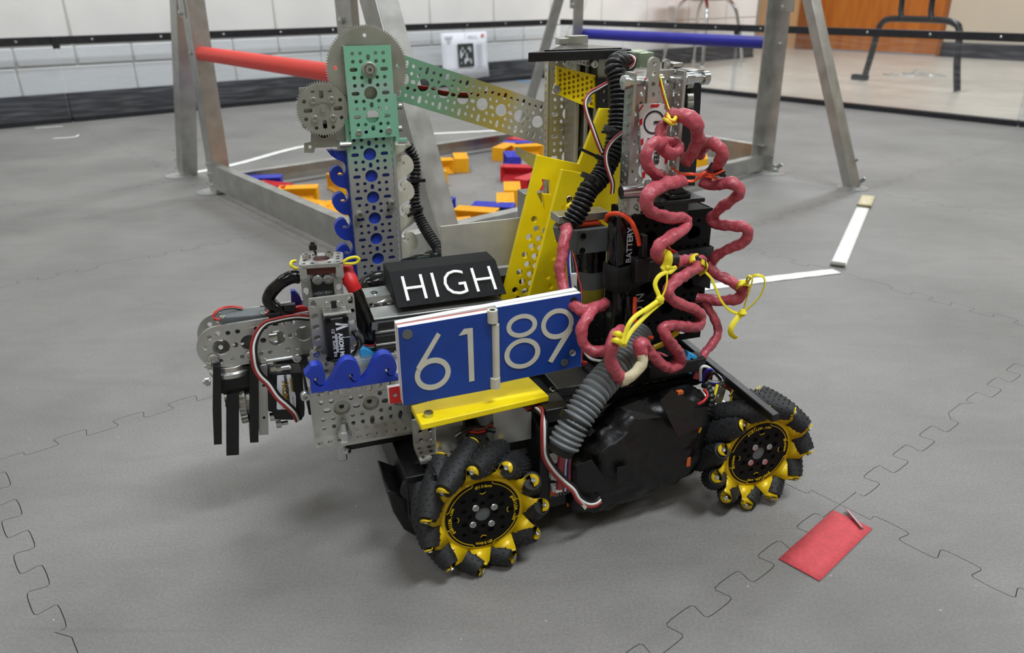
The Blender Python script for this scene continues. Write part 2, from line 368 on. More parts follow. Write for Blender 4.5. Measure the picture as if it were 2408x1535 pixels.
# ------------------------------------------------------------------ field perimeter
per = tag(empty('field_perimeter', fw(2.545, 3.139, 0)), 'low clear panelled arena wall with black top and bottom rails', 'barrier')
per['label'] = 'low clear panelled arena wall with black top and bottom rails around the grey mat'
inv = Matrix.Translation(-V(fw(2.545, 3.139, 0)))
def pbox(name, m_, p0, p1, q0, q1, z0, z1, bevel=.001, par=per, label=None):
    g = fbox(G(), p0, p1, q0, q1, z0, z1); o_ = V(fw(2.545, 3.139, 0)); g.v = [tuple(V(v)-o_) for v in g.v]
    return g.build(name, m_, par, bevel, label=label)
JL = [2.54, 1.27, 0.008, -1.25, -2.4]; JR = [3.13, 1.95, .73, -.49, -1.7]
def bolts(par, fn, n, a0, a1):
    for k in range(n):
        g = G(); c = V(fn(a0+(a1-a0)*(k+.5)/n))-V(fw(2.545, 3.139, 0)); nrm = fn(0, True)
        g.lathe([(-.001, .0052), (.003, .005), (.005, .003)], c, nrm, 10); g.build('bolt', 'steel', par)
for a, b in zip(JL[1:], JL[:-1]):
    pbox('clear_panel', 'clear', a+.002, b-.002, 3.1425, 3.1475, .019, .296, 0)
    tr = pbox('top_rail', 'railm', a+.003, b-.003, 3.139, 3.165, .280, .308)
    br = pbox('bottom_rail', 'railm', a+.003, b-.003, 3.132, 3.165, .0, .019)
    pbox('bracket', 'railm', a-.012, a+.012, 3.134, 3.1385, .266, .3075, .0006)
    bolts(tr, lambda s, nn=False: -e2 if nn else fw(s, 3.139, .294), 5, a, b)
for a, b in zip(JR[1:], JR[:-1]):
    pbox('clear_panel', 'clear', 2.5485, 2.5535, a+.002, b-.002, .019, .296, 0)
    tr = pbox('top_rail', 'railm', 2.545, 2.571, a+.003, b-.003, .280, .308)
    br = pbox('bottom_rail', 'railm', 2.538, 2.571, a+.003, b-.003, .0, .019)
    pbox('bracket', 'railm', 2.54, 2.5445, a-.012, a+.012, .266, .3075, .0006)
    pbox('panel_strip', 'clear', 2.556, 2.558, a-.012, a+.012, .019, .28, 0)
    bolts(tr, lambda s, nn=False: -e1 if nn else fw(2.545, s, .294), 5, a, b)
# ------------------------------------------------------------------ poster with the square marker
po = tag(empty('poster', fw(1.88, 3.13, .0)), 'white paper sheet with a black square marker taped to the left arena wall', 'poster')
po.rotation_euler = (0, 0, TA)
g = G(); W2 = .146
for i in range(9):
    x = -W2+2*W2*i/8
    for z, y in ((.034+.004*math.sin(i), -.012), (.1, -.002), (.2, .002), (.262, .004)): g.v.append((x, y+.0015*math.sin(i*1.3), z))
g.f = [(i*4+j, (i+1)*4+j, (i+1)*4+j+1, i*4+j+1) for i in range(8) for j in range(3)]; g.mi = [0]*24
sh = g.build('sheet', 'paper', po); sm = sh.modifiers.new('solid', 'SOLIDIFY'); sm.thickness = .0006; sm.offset = 1
def pm(g, x0, x1, z0, z1): g.box(x0, x1, -.0135, -.0125+.0, z0, z1, lambda a, b, c: (a, -.0125+.0165*min(1, max(0, (c-.03)/.23))-.0030+(b+.0135), c))
gm = G(); s_ = .0125; X0 = -.048; Z0 = .094
white = [(2, 1), (5, 1), (6, 1), (6, 2), (1, 2), (3, 2), (1, 3), (2, 3), (4, 3), (1, 4), (4, 4), (3, 5), (4, 5), (5, 5), (6, 5), (1, 6), (3, 6), (6, 6)]
for cx in range(8):
    for cy in range(8):
        if (cx, cy) not in white: pm(gm, X0+cx*s_, X0+(cx+1)*s_, Z0+(7-cy)*s_*1.13, Z0+(8-cy)*s_*1.13)
gm.build('marker', 'ink', po, smooth=0)
gm = G()
for z, a, b in ((.243, -.125, -.075), (.236, -.12, -.08), (.226, -.112, -.085), (.218, -.108, -.088)): pm(gm, a, b, z-.002, z+.002)
for k in range(22): pm(gm, .075, .112+.003*math.sin(k*3), .205-k*.0052, .2062-k*.0052)
for z, a, b in ((.244, .02, .08), (.236, .02, .09), (.086, -.12, -.06), (.09, .06, .125)): pm(gm, a, b, z-.0007, z+.0007)
for z in (.055, .245): pm(gm, .003, .004, z-.02, z+.012)
gm.build('print', 'inkgrey', po, smooth=0)
gm = G(); pm(gm, .108, .126, .236, .25); gm.build('red_stamp', 'inkred', po, smooth=0)
# ------------------------------------------------------------------ aluminium goal structure in the field
SO = fw(0.61, 1.26, 0)
def sub(name): return None
st = tag(empty('goal_frame', SO), 'aluminium A-frame structure with a red bar and a blue bar behind the robot', 'frame')
def FL(p, q, z=0): return tuple(V(fw(p, q, z))-V(SO))
def fb(g, p0, p1, q0, q1, z0, z1): return g.box(p0, p1, q0, q1, z0, z1, lambda a, b, c: FL(a, b, c))
LEGW = .044
def leg(p, qb, qt, zt, wdir, sgn, name='leg'):
    """angle-section leg in the plane p; flange one across q, flange two turned inward along p"""
    g = G(); h = LEGW
    A = V(fw(p, qb, .004)); B = V(fw(p, qt, zt)); up = (B-A).normalized(); n = e1*sgn; across = up.cross(n).normalized()
    if across.dot(e2) < 0: across = -across
    L_ = (B-A).length; c = (A+B)/2-V(SO)
    g.obox(c, across, n, up, h/2, .0016, L_/2)
    g.obox(c+n*(.019)+across*(wdir*(h/2-.0016)), across, n, up, .0016, .019, L_/2)
    o_ = g.build(name, 'alumd', st, .0006); return o_, A, up, across
def foot(p, q, leg_, pull=0):
    g = G(); g.cyl(FL(p, q, .0), FL(p, q, .0022), .036, 28); g.build('foot_disc', 'disc', st)
    g = G(); g.cyl(FL(p+pull*.02, q, .002), FL(p+pull*.02, q, .02), .004, 8); g.lathe([(.004, .009), (.010, .009), (.012, .005)], FL(p+pull*.02, q, 0), (0, 0, 1), 8)
    for s in (-1, 1): g.obox(V(FL(p+pull*.02, q+s*.011, .018)), e1, e2+V((0, 0, s*.8)), V((0, 0, 1))-e2*s*.8, .0015, .009, .005)
    g.build('wing_nut', 'steel', st, .0008)
    for k, (dz, dq) in enumerate(((.02, -.01), (.02, .012), (.045, 0), (.07, 0))):
        g = G(); g.lathe([(0, .004), (.0015, .004), (.002, .002)], V(FL(p-.002*pull, q+dq, dz)), -e1, 8); g.build('rivet', 'steel', st)
for p, sg in ((0, 1), (1.22, -1)):
    for q, wd in ((1.63, -1), (.89, 1)):
        leg(p, q, q-.012 if q > 1 else q+.012, .80, wd, sg); foot(p, q+(.02 if q > 1 else -.02), None, 1)
    for q, qt, wd in ((1.89, 1.655, -1), (.64, .875, -1)):
        leg(p+.004*sg, q, qt, .56, wd, sg, 'slanted_leg'); foot(p, q, None, 1)
    for q in (1.64, .885):   # joint plates high on the legs
        g = G(); fb(g, p-.003, p+.001, q-.02, q+.02, .40, .52) ; g.build('joint_plate', 'alumd', st, .0006)
        for dz, dq in ((.41, .01), (.45, -.008), (.445, .012), (.50, 0)):
            g = G(); g.lathe([(0, .006), (.004, .006), (.005, .003)], V(FL(p-.003, q+dq, dz)), -e1, 10); g.build('bolt', 'steel', st)
for p, mt in ((0, 'barred'), (1.22, 'barblue')):
    z = .325; a, b = (1.63, .89)
    g = G(); g.cyl(FL(p+.014, a-.004, z), FL(p+.014, b+.004, z), .0155, 24); g.build('cross_tube', mt, st, label='red tube' if p == 0 else 'blue tube')
    for q in (a, b):
        g = G(); g.lathe([(0, .004), (.003, .004), (.004, .002)], V(FL(p-.002, q, z)), -e1, 8); g.build('bolt', 'steel', st)
# base bars (angle section), long ones along p and short ones along q
for p, s in ((0, 1), (1.22, -1)):
    g = G(); fb(g, p-.0016, p+.0016, .89, 1.63, .014, .072); fb(g, p-.0016, p+s*.02, .89, 1.63, .0705, .073); g.build('base_bar', 'alumd', st, .0005)
for q, s in ((1.63, -1), (.89, 1)):
    g = G(); fb(g, 0.002, 1.218, q-.0016, q+.0016, .006, .045); fb(g, 0.002, 1.218, q, q+s*.022, .043, .0455); g.build('base_bar', 'alumd', st, .0005)
# ------------------------------------------------------------------ hollow plastic blocks
def sample_geo():
    L_, w = .0889, .0381; g = G(); t = .0028
    # four long faces are hoppers: rim then slopes into a ridge close to the middle
    for k in range(4):
        a = k*math.pi/2; R = Matrix.Rotation(a, 3, 'X'); h = w/2
        o_ = [(-L_/2, -h, h), (L_/2, -h, h), (L_/2, h, h), (-L_/2, h, h)]
        i_ = [(-L_/2+t, -h+t, h), (L_/2-t, -h+t, h), (L_/2-t, h-t, h), (-L_/2+t, h-t, h)]
        c_ = [(-L_/2+.016, 0, .0025), (L_/2-.016, 0, .0025)]
        vs = [tuple(R @ V(v)) for v in o_+i_+c_]
        g.add(vs, [(0, 1, 5, 4), (1, 2, 6, 5), (2, 3, 7, 6), (3, 0, 4, 7), (4, 5, 9, 8), (6, 7, 8, 9), (5, 6, 9), (7, 4, 8)])
    h = w/2
    for s in (-1, 1): g.add([(s*L_/2, -h, -h), (s*L_/2, h, -h), (s*L_/2, h, h), (s*L_/2, -h, h)], [(0, 1, 2, 3) if s > 0 else (3, 2, 1, 0)])
    return g
sm_ = {}
for k in ('sblue', 'sred', 'syel'):
    me = sample_geo().mesh('sample_block', k, smooth=0); sm_[k] = me
def block(k, px, py, yaw, lab, up=0, tilt=0, z=0, g_='plastic blocks inside the goal frame'):
    """px,py: image of the centre of the block's top face; yaw in degrees (world); up=1 stands on its end"""
    o = bpy.data.objects.new('sample_block', sm_[k]); COL.objects.link(o); h = .0889/2 if up else .01905; P = gnd(px, py, 2*h)
    o.location = (P.x, P.y, z+h+.0005); o.rotation_mode = 'QUATERNION'
    q = Matrix.Rotation(math.radians(yaw), 4, 'Z')
    if up: q = q @ Matrix.Rotation(math.radians(90), 4, 'Y')
    if tilt: q = q @ Matrix.Rotation(math.radians(tilt), 4, 'X')
    o.rotation_quaternion = q.to_quaternion(); tag(o, lab, 'block', g_)
    b = o.modifiers.new('bevel', 'BEVEL'); b.width = .0009; b.segments = 2; b.limit_method = 'ANGLE'; b.angle_limit = math.radians(50)
BL = [('sblue', 618, 415, 10, 'blue block in the left corner of the goal frame'),
 ('sred', 641, 431, -25, 'red block lying between the blue block and a yellow block on the left'),
 ('syel', 701, 439, 8, 'long yellow block in the left corner pile, right of the red block', 0),
 ('syel', 731, 474, -28, 'yellow block lying slanted in front of the left corner pile', 0),
 ('syel', 799, 413, -58, 'yellow block behind the upper blue wave strip', 0),
 ('syel', 798, 474, 24, 'yellow block touching the blue wave strip halfway up', 0),
 ('syel', 793, 491, -32, 'yellow block nearest the left front bar, half behind the blue strip', 0),
 ('syel', 1026, 375, 15, 'rearmost of the two yellow blocks right of the curved black hose', 0),
 ('syel', 1023, 396, 112, 'front one of the two yellow blocks right of the curved black hose', 0),
 ('syel', 1083, 366, 97, 'lone yellow block standing by itself mid floor inside the frame', 0),
 ('syel', 1185, 342, 68, 'yellow block seen end-on at the far pile with blue ones around', 0),
 ('sblue', 1219, 333, -3, 'rearmost blue block of the far pile behind yellow ones', 0),
 ('sred', 1228, 326, -25, 'red block at the back of the far pile, only its tip showing', 0),
 ('syel', 1240, 341, 14, 'long yellow block lying flat at the back right of the far pile', 0),
 ('sblue', 1204, 362, 98, 'blue block seen end-on behind the long red block', 0),
 ('sred', 1219, 390, -8, 'long red block lying across in the right pile', 0),
 ('sred', 1246, 414, 55, 'red block half hidden by the yellow perforated panel', 0),
 ('syel', 1204, 437, 91, 'yellow block standing behind the nearest end-on yellow block on the right', 0),
 ('syel', 1188, 464, 91, 'nearest end-on yellow block in front of the right pile', 0),
 ('sblue', 1160, 480, -12, 'blue block lying behind the long yellow block near the grey sheet', 0),
 ('syel', 1120, 491, -16, 'long yellow block lying just behind the grey sheet', 0),
 ('sblue', 1036, 474, 75, 'blue block hidden mostly behind the slanted frame leg', 0),
 ('syel', 1060, 519, 20, 'yellow block showing only its rim right of the slanted frame leg', 0),
 ('syel', 1646, 366, 80, 'yellow block seen between the black strap and the red cable spiral', 0)]
for b in BL: block(*b)
# ------------------------------------------------------------------ tape on the floor
def strip(name, m_, P, w, lab, cat='tape', curl=(0, 0), label_only=False, par=None, z=.0006):
    """flat tape strip along pixel points P (ground); curl: lifted ends"""
    W_ = [gnd(*p) if len(p) == 2 else V(p) for p in P]; W_ = crom(W_, .01) if len(W_) > 2 else crom(W_, .01)
    n = len(W_); g = G(); L = [0]
    for i in range(1, n): L.append(L[-1]+(W_[i]-W_[i-1]).length)
    tot = L[-1]; o0 = W_[0].copy(); o0.z = 0
    for i, c in enumerate(W_):
        t = (W_[min(i+1, n-1)]-W_[max(i-1, 0)]).normalized(); s = V((-t.y, t.x, 0)); zz = z
        d = tot-L[i]
        if curl[1] and d < curl[1]: zz += (curl[1]-d)**2/curl[1]*.9
        if curl[0] and L[i] < curl[0]: zz += (curl[0]-L[i])**2/curl[0]*.9
        zz += .0004*math.sin(L[i]*70)**2
        for a in (-1, -.33, .33, 1): g.v.append(tuple(c-o0+s*(w/2*a)+V((0, 0, zz+.0003*(1-a*a)))))
    g.f = [(i*4+j, (i+1)*4+j, (i+1)*4+j+1, i*4+j+1) for i in range(n-1) for j in range(3)]; g.mi = [0]*len(g.f)
    g.v = [(x, y, v_) for x, y, v_ in g.v]
    o = g.build(name, m_); o.location = o0; m2 = o.modifiers.new('solid', 'SOLIDIFY'); m2.thickness = .0003; m2.offset = 1
    if cat: tag(o, lab, cat)
    return o
strip('tape_strip', 'wtape', [(1640, 679), (1800, 658), (1968, 638)], .024, 'long white tape strip running from behind the red cables to the right')
strip('tape_strip', 'wtape', [(1968, 630), (2034, 478)], .026, 'white tape strip pointing at the right foot of the goal frame', curl=(.012, 0))
strip('tape_strip', 'mask', [(2030, 490), (2042, 462)], .030, 'short crumpled cream tape piece at the tip of the white strip', curl=(.008, .0), z=.002)
strip('tape_strip', 'rtape', [(1878, 1341), (2004, 1222)], .0372, 'red cloth tape strip with a curled corner on the mat at right')
strip('tape_strip', 'wtape', [(445, 409), (560, 385), (718, 344), (900, 322), (1200, 306)], .026, 'white tape strip laid behind the goal frame base', z=.0008)
strip('tape_strip', 'wtape', [(82, 302), (148, 297)], .012, 'small white tape scrap nearest the left arena wall')
strip('tape_strip', 'wtape', [(124, 326), (160, 324), (186, 321)], .014, 'small white tape scrap with a lifted end, left of the frame', curl=(0, .006))
strip('tape_strip', 'cyan', [(1205, 187), (1262, 196)], .02, 'thin blue tape line near the far arena corner')
# curled corner of the red tape
g = G(); A = gnd(1985, 1206); B = gnd(2022, 1249); d = (B-A).normalized(); n_ = V((-d.y, d.x, 0))
if n_.dot(gnd(2004, 1222)-gnd(1878, 1341)) > 0: n_ = -n_
vs = []
for i in range(9):
    t = i/8; c = A+(B-A)*t; rr = .0021*(1-.3*t)
    for k in range(7):
        a = -math.pi/2+math.pi*1.15*k/6; vs.append(tuple(c+n_*(rr-(rr)*math.cos(a)*1.0)*1.0*1+V((0, 0, .001+rr+rr*math.sin(a)))-n_*0.003-A))
g.add(vs, [(i*7+k, (i+1)*7+k, (i+1)*7+k+1, i*7+k+1) for i in range(8) for k in range(6)])
rt = [o for o in bpy.data.objects if o.get('label', '').startswith('red cloth tape')][0]
o = g.build('curled_corner', mat('tape_back_pink', (184, 146, 150), .8), rt); o.location = A-rt.location; m2 = o.modifiers.new('solid', 'SOLIDIFY'); m2.thickness = .0003
# ------------------------------------------------------------------ chair beyond the arena
CC = fw(3.735, 3.04, FZ); ch = tag(empty('chair', CC, TA), 'red plastic chair on chrome legs beyond the arena corner', 'chair')
g = G(); n = 15
for i in range(n):
    for j in range(n):
        x = -.23+.46*i/(n-1); y = -.22+.44*j/(n-1); r = math.hypot(x/.23, y/.22); k = 1/max(1, r*.82)
        g.v.append((x*k, y*k, .44+.03*(x/.23)**4+.02*(y/.22)**2-.012*math.cos(x*6)))
g.f = [(i*n+j, (i+1)*n+j, (i+1)*n+j+1, i*n+j+1) for i in range(n-1) for j in range(n-1)]; g.mi = [0]*len(g.f)
o = g.build('seat', 'chairred', ch); s_m = o.modifiers.new('solid', 'SOLIDIFY'); s_m.thickness = .006
g = G(); g.v = []
for i in range(n):
    for j in range(n):
        x = -.21+.42*i/(n-1); z = .5+.32*j/(n-1); g.v.append((.2+.10*((z-.5)/.32)+.05*(-(x/.21)**2), x*(1-.25*((z-.5)/.32)**3), z))
g.f = [(i*n+j, (i+1)*n+j, (i+1)*n+j+1, i*n+j+1) for i in range(n-1) for j in range(n-1)]; g.mi = [0]*len(g.f)
o = g.build('backrest', 'chairred', ch); s_m = o.modifiers.new('solid', 'SOLIDIFY'); s_m.thickness = .006
def chl(p): d = V(p)-V(CC); return (d.dot(e1), d.dot(e2), d.z)
FT = [fw(3.572, 2.90, FZ), fw(3.92, 2.84, FZ), fw(3.56, 3.22, FZ), fw(3.93, 3.25, FZ)]
for i, f in enumerate(FT):
    x, y, z = chl(f); tx, ty = x*.55, y*.6
    g = G(); g.tube([(x, y, .01), (x*.82, y*.85, .22), (x*.68, y*.7, .36), (tx*.9, ty*.8, .415), (tx*.3, ty*.9, .425)], .0105, 12, .02); g.build('leg', 'chrome', ch)
    g = G(); g.lathe([(0, .013), (.01, .014), (.03, .012)], (x, y, 0), (0, 0, 1), 12); g.build('leg_tip', 'cream', ch)
g = G(); g.box(-.13, .13, -.015, .015, .405, .418); g.box(-.015, .015, -.15, .15, .408, .42); g.build('seat_brace', 'alumd', ch, .002)
# ------------------------------------------------------------------ black tubular stand beyond the arena
SC = fw(3.66, 1.63, FZ); sd = tag(empty('tube_stand', SC, TA), 'black tubular floor stand by the wooden door beyond the arena', 'stand')
def sl(p): d = V(p)-V(SC); return (d.dot(e1), d.dot(e2), d.z)
g = G(); g.tube([sl(fw(3.75, 1.925, FZ+.012)), sl(fw(3.745, 1.905, .12)), sl(fw(3.735, 1.885, .25)), sl(fw(3.72, 1.86, .29)), sl(fw(3.70, 1.81, .308)), sl(fw(3.66, 1.63, .31)), sl(fw(3.62, 1.50, .308)), sl(fw(3.60, 1.44, .295)), sl(fw(3.59, 1.41, .26)), sl(fw(3.575, 1.385, .12)), sl(fw(3.57, 1.355, FZ+.004))], .0165, 14, .02)
g.build('hoop', 'blackpaint', sd)
for q, p_ in ((1.745, 3.68), (1.575, 3.64)):
    g = G(); g.tube([sl(fw(p_, q, .31)), sl(fw(p_+.01, q+.02, .42)), sl(fw(p_+.02, q+.03, .95))], .014, 12, .04); g.build('upright', 'blackpaint', sd)
g = G(); g.box(-.0, .0, 0, 0, 0, 0); g = G(); a = V(sl(fw(3.75, 1.925, FZ+.016))); g.box(a.x-.02, a.x+.02, a.y-.02, a.y+.07, .001, .03); g.build('foot', 'rubber', sd, .006)
g = G(); g.box(-.08, .10, -.17, .12, .93, .95); g.build('top_plate', 'blackpaint', sd, .004)
# crumpled clear film on the far floor
a = gnd(2150, 178, FZ); g = G(); n = 22
for i in range(n):
    for j in range(n):
        x = (i/(n-1)-.5)*.34; y = (j/(n-1)-.5)*.12; e = max(0, 1-(x/.17)**2-(y/.06)**2)
        g.v.append((x, y, .003+.03*e*abs(noise.noise(V((x*26, y*26, 3)))*1.6+.4)))
g.f = [(i*n+j, (i+1)*n+j, (i+1)*n+j+1, i*n+j+1) for i in range(n-1) for j in range(n-1)]; g.mi = [0]*len(g.f)
o = g.build('plastic_film', 'film', smooth=0); o.location = a; o.rotation_euler = (0, 0, -.3); tag(o, 'crumpled clear plastic film on the beige floor under the black stand', 'plastic film')
g = G()
for k in range(2):
    g2 = None
cb = G(); cb.tube([fw(2.9, 3.27, .5), fw(2.86, 3.25, .36), fw(2.76, 3.27, .26), fw(2.7, 3.28, .1), fw(2.68, 3.28, FZ+.004)], .004, 8, .02)
cb.v = [tuple(V(v)-V(fw(2.7, 3.28, FZ))) for v in cb.v]; o = cb.build('power_cord', 'cream'); o.location = fw(2.7, 3.28, FZ); tag(o, 'thin cream cord hanging down the painted block wall', 'cord')
# ------------------------------------------------------------------ the robot: local frame u (along the near side), v (away from viewer), z
_a = gnd(1134.5, 1208, .052); _b = gnd(1776, 1066.7, .052); RO = V((_a.x, _a.y, 0)); RA = math.atan2((_b-_a).y, (_b-_a).x)
uu = V((math.cos(RA), math.sin(RA), 0)); vv = V((-uu.y, uu.x, 0)); WB = (_b-_a).length
rob = tag(empty('robot', RO, RA), 'four-wheeled competition robot with yellow spoked wheels, blue number sign and red spiral cables', 'robot')
def loc(d): return V((d.dot(uu), d.dot(vv), d.z))
CL = loc(CO-RO)
ZM = {'A1': (680, 0, 4.2625), 'A2': (680, 340, 4.265), 'A3': (920, 60, 4.798), 'A4': (1220, 80, 4.263), 'A5': (1160, 340, 4.04), 'A6': (1300, 420, 3.07),
      'B1': (460, 560, 4.514), 'B2': (460, 820, 4.459), 'B3': (900, 600, 4.264), 'B4': (880, 940, 3.655), 'B5': (1240, 780, 3.488), 'B6': (1600, 800, 3.656), 'P': (0, 0, 1), 'D': (1600, 300, 8.53)}
def Q(zm, x, y): z = ZM[zm]; return z[0]+x/z[2], z[1]+y/z[2]
def Rl(zm, x, y, v=None, u=None, z=None, pl=None):
    d = loc(ray(*Q(zm, x, y)))
    if v is not None: t = (v-CL.y)/d.y
    elif u is not None: t = (u-CL.x)/d.x
    elif z is not None: t = (z-CL.z)/d.z
    else: t = (V(pl[0])-CL).dot(V(pl[1]))/d.dot(V(pl[1]))
    return CL+d*t
def PV(zm, pts, v): return [(p.x, p.z) for p in [Rl(zm, x, y, v=v) for x, y in pts]]
UX, VY, ZZ = V((1, 0, 0)), V((0, 1, 0)), V((0, 0, 1))
def vplate(name, mt, zm, pts, v, t=.003, holes=(), bevel=0, par=rob, label=None, smooth=30):
    g = G(); g.plate(PV(zm, pts, v), [PV(zm, h, v) if not isinstance(h, dict) else h['uz'] for h in holes], t, (0, v, 0), UX, ZZ)
    return g.build(name, mt, par, bevel, smooth, label)
def pcirc(x, y, r, n=14, ph=0, ry=None): return [(x+r*math.cos(2*math.pi*i/n+ph), y+(ry or r)*math.sin(2*math.pi*i/n+ph)) for i in range(n)]
def zplate(name, mt, zm, pts, z, t, bevel=.0006, par=rob, label=None):
    P = [Rl(zm, x, y, z=z) for x, y in pts]; g = G(); g.prism([(p.x, p.y) for p in P], (0, 0, z), UX, VY, t); return g.build(name, mt, par, bevel, label=label)
def rbox(name, mt, u0, u1, v0, v1, z0, z1, bevel=.0008, par=rob, label=None): return G().box(u0, u1, v0, v1, z0, z1).build(name, mt, par, bevel, label=label)
def tb(name, mt, zm, pts, r, n=10, par=rob, label=None, smooth=60, **k):
    g = G(); g.tube([Rl(zm, x, y, v=w) for x, y, w in pts], r, n, **k); return g.build(name, mt, par, 0, smooth, label)
_sm = {}
def screw_mesh(r, h, mt='steel', hexs=True):
    key = (r, h, mt)
    if key not in _sm:
        g = G(); n = 14; k = 6
        prof = [(-.002, r*.6), (0, r*.98), (h*.8, r), (h, r*.88), (h, r*.5), (h*.45, r*.48)]
        g.lathe(prof, (0, 0, 0), (0, 0, 1), n); _sm[key] = g.mesh('screw', mt, 30)
    return _sm[key]
def screw(p, n, r=.0035, h=.003, par=rob, mt='steel', name='screw'):
    q = V(n).to_track_quat('Z', 'Y'); return mk(name, screw_mesh(r, h, mt), par, loc=V(p), rot=q)
def vscrews(zm, pts, v, r=.0035, h=.003, par=rob, mt='steel'):
    for x, y in pts: screw(Rl(zm, x, y, v=v), (0, -1, 0), r, h, par, mt)
def gob(L0, L1, start=0, rows=True, hw=.024, big=.007, sm=.002, edge=.0):
    """hole pattern along x (repeat 24 mm) and across y"""
    H = []; k0 = math.floor((L0-start)/.024)-1; k1 = math.ceil((L1-start)/.024)+1
    def ok(x, r): return L0+r+.0012 < x < L1-r-.0012
    for k in range(k0, k1+1):
        c = start+k*.024
        if ok(c, big): H.append(circ(c, 0, big, 20))
        for s in (-1, 1):
            if ok(c, .003): H.append(slot(c, s*.016, .0085, .002, math.pi/2, 4))
            for d in (-.008, .008):
                for w in (.008, .016):
                    if ok(c+d, sm): H.append(circ(c+d, s*w, sm, 10))
        if ok(c+.012, .003): H.append(slot(c+.012, 0, .0062, .002, 0, 4))
    return H
def gplate(g, o, ex, ey, L0, L1, start=0, t=.0025, hw=.024):
    g.plate([(L0, -hw), (L1, -hw), (L1, hw), (L0, hw)], gob(L0, L1, start), t, o, ex, ey)
def hrow(g, o, ex, ey, L0, L1, w0, w1, t=.0025, pitch=.008, r=.002, start=.004, rows=None):
    H = []; x = L0+start
    while x < L1-r-.001:
        for y in (rows or [(w0+w1)/2]): H.append(circ(x, y, r, 10))
        x += pitch
    g.plate([(L0, w0), (L1, w0), (L1, w1), (L0, w1)], H, t, o, ex, ey)
def gradmat(name, base_rough, stops, axis, metal=.6):
    m = mat(name, (180, 180, 180), base_rough, metal, .05, 40); N = m.node_tree.nodes; L = m.node_tree.links; B = N['Principled BSDF']
    tc = N.new('ShaderNodeTexCoord'); d = N.new('ShaderNodeVectorMath'); d.operation = 'DOT_PRODUCT'; d.inputs[1].default_value = axis
    L.new(tc.outputs['Object'], d.inputs[0]); cr = N.new('ShaderNodeValToRGB'); e = cr.color_ramp.elements
    lo, hi = stops[0][0], stops[-1][0]
    mr = N.new('ShaderNodeMapRange'); mr.inputs[1].default_value = lo; mr.inputs[2].default_value = hi; L.new(d.outputs['Value'], mr.inputs[0]); L.new(mr.outputs[0], cr.inputs[0])
    while len(e) < len(stops): e.new(.5)
    for i, (p, c) in enumerate(stops): e[i].position = (p-lo)/(hi-lo); e[i].color = (*lin(c), 1)
    L.new(cr.outputs[0], B.inputs['Base Color']); return m
# ---------------- wheels
NW = 11; RHO = .0455; LH = .0262; RW = .0565
def roller_mesh():
    g = G(); P = []
    for i in range(13):
        s = -LH+2*LH*i/12; P.append((s, RW-math.sqrt(RHO*RHO+(s*.707)**2)))
    prof = [(-LH-.0001, .0035)]+P+[(LH+.0001, .0035)]; g.lathe(prof, (0, 0, 0), (1, 0, 0), 20)
    for i in range(1, 12):                 # rubber nubs
        s = -LH+2*LH*(i)/12; r = RW-math.sqrt(RHO*RHO+(s*.707)**2)
        for k in range(11):
            a = 2*math.pi*(k+(i % 2)*.5)/11; c = V((s, math.cos(a)*r, math.sin(a)*r)); n = V((0, math.cos(a), math.sin(a))); t = V((0, -n.z, n.y)); x = UX
            b = [c-n*.0003+x*(.0009*math.cos(q))+t*(.0009*math.sin(q)) for q in [j*math.pi/2 for j in range(4)]]
            tp = [c+n*.0007+x*(.0005*math.cos(q))+t*(.0005*math.sin(q)) for q in [j*math.pi/2 for j in range(4)]]
            g.add([tuple(p) for p in b+tp], [(0, 1, 5, 4), (1, 2, 6, 5), (2, 3, 7, 6), (3, 0, 4, 7), (4, 5, 6, 7)])
    return g.mesh('roller', 'rubber', 50)
RM = roller_mesh()
def arc_text(g, txt, size, R_, a0, y, flip=1, t=.0002):
    """characters along a circle in the x-z plane seen from -y; a0 = centre angle"""
    n = len(txt); w = size*.62/R_
    for i, ch_ in enumerate(txt):
        a = a0-(i-(n-1)/2)*w*flip; c = V((math.cos(a)*R_, y, math.sin(a)*R_))
        up = V((math.cos(a), 0, math.sin(a)))*flip; ex = V((up.z, 0, -up.x))
        addtext(g, ch_, size, t, c-up*size*.35, ex, up, ax='CENTER', bold=.0001)
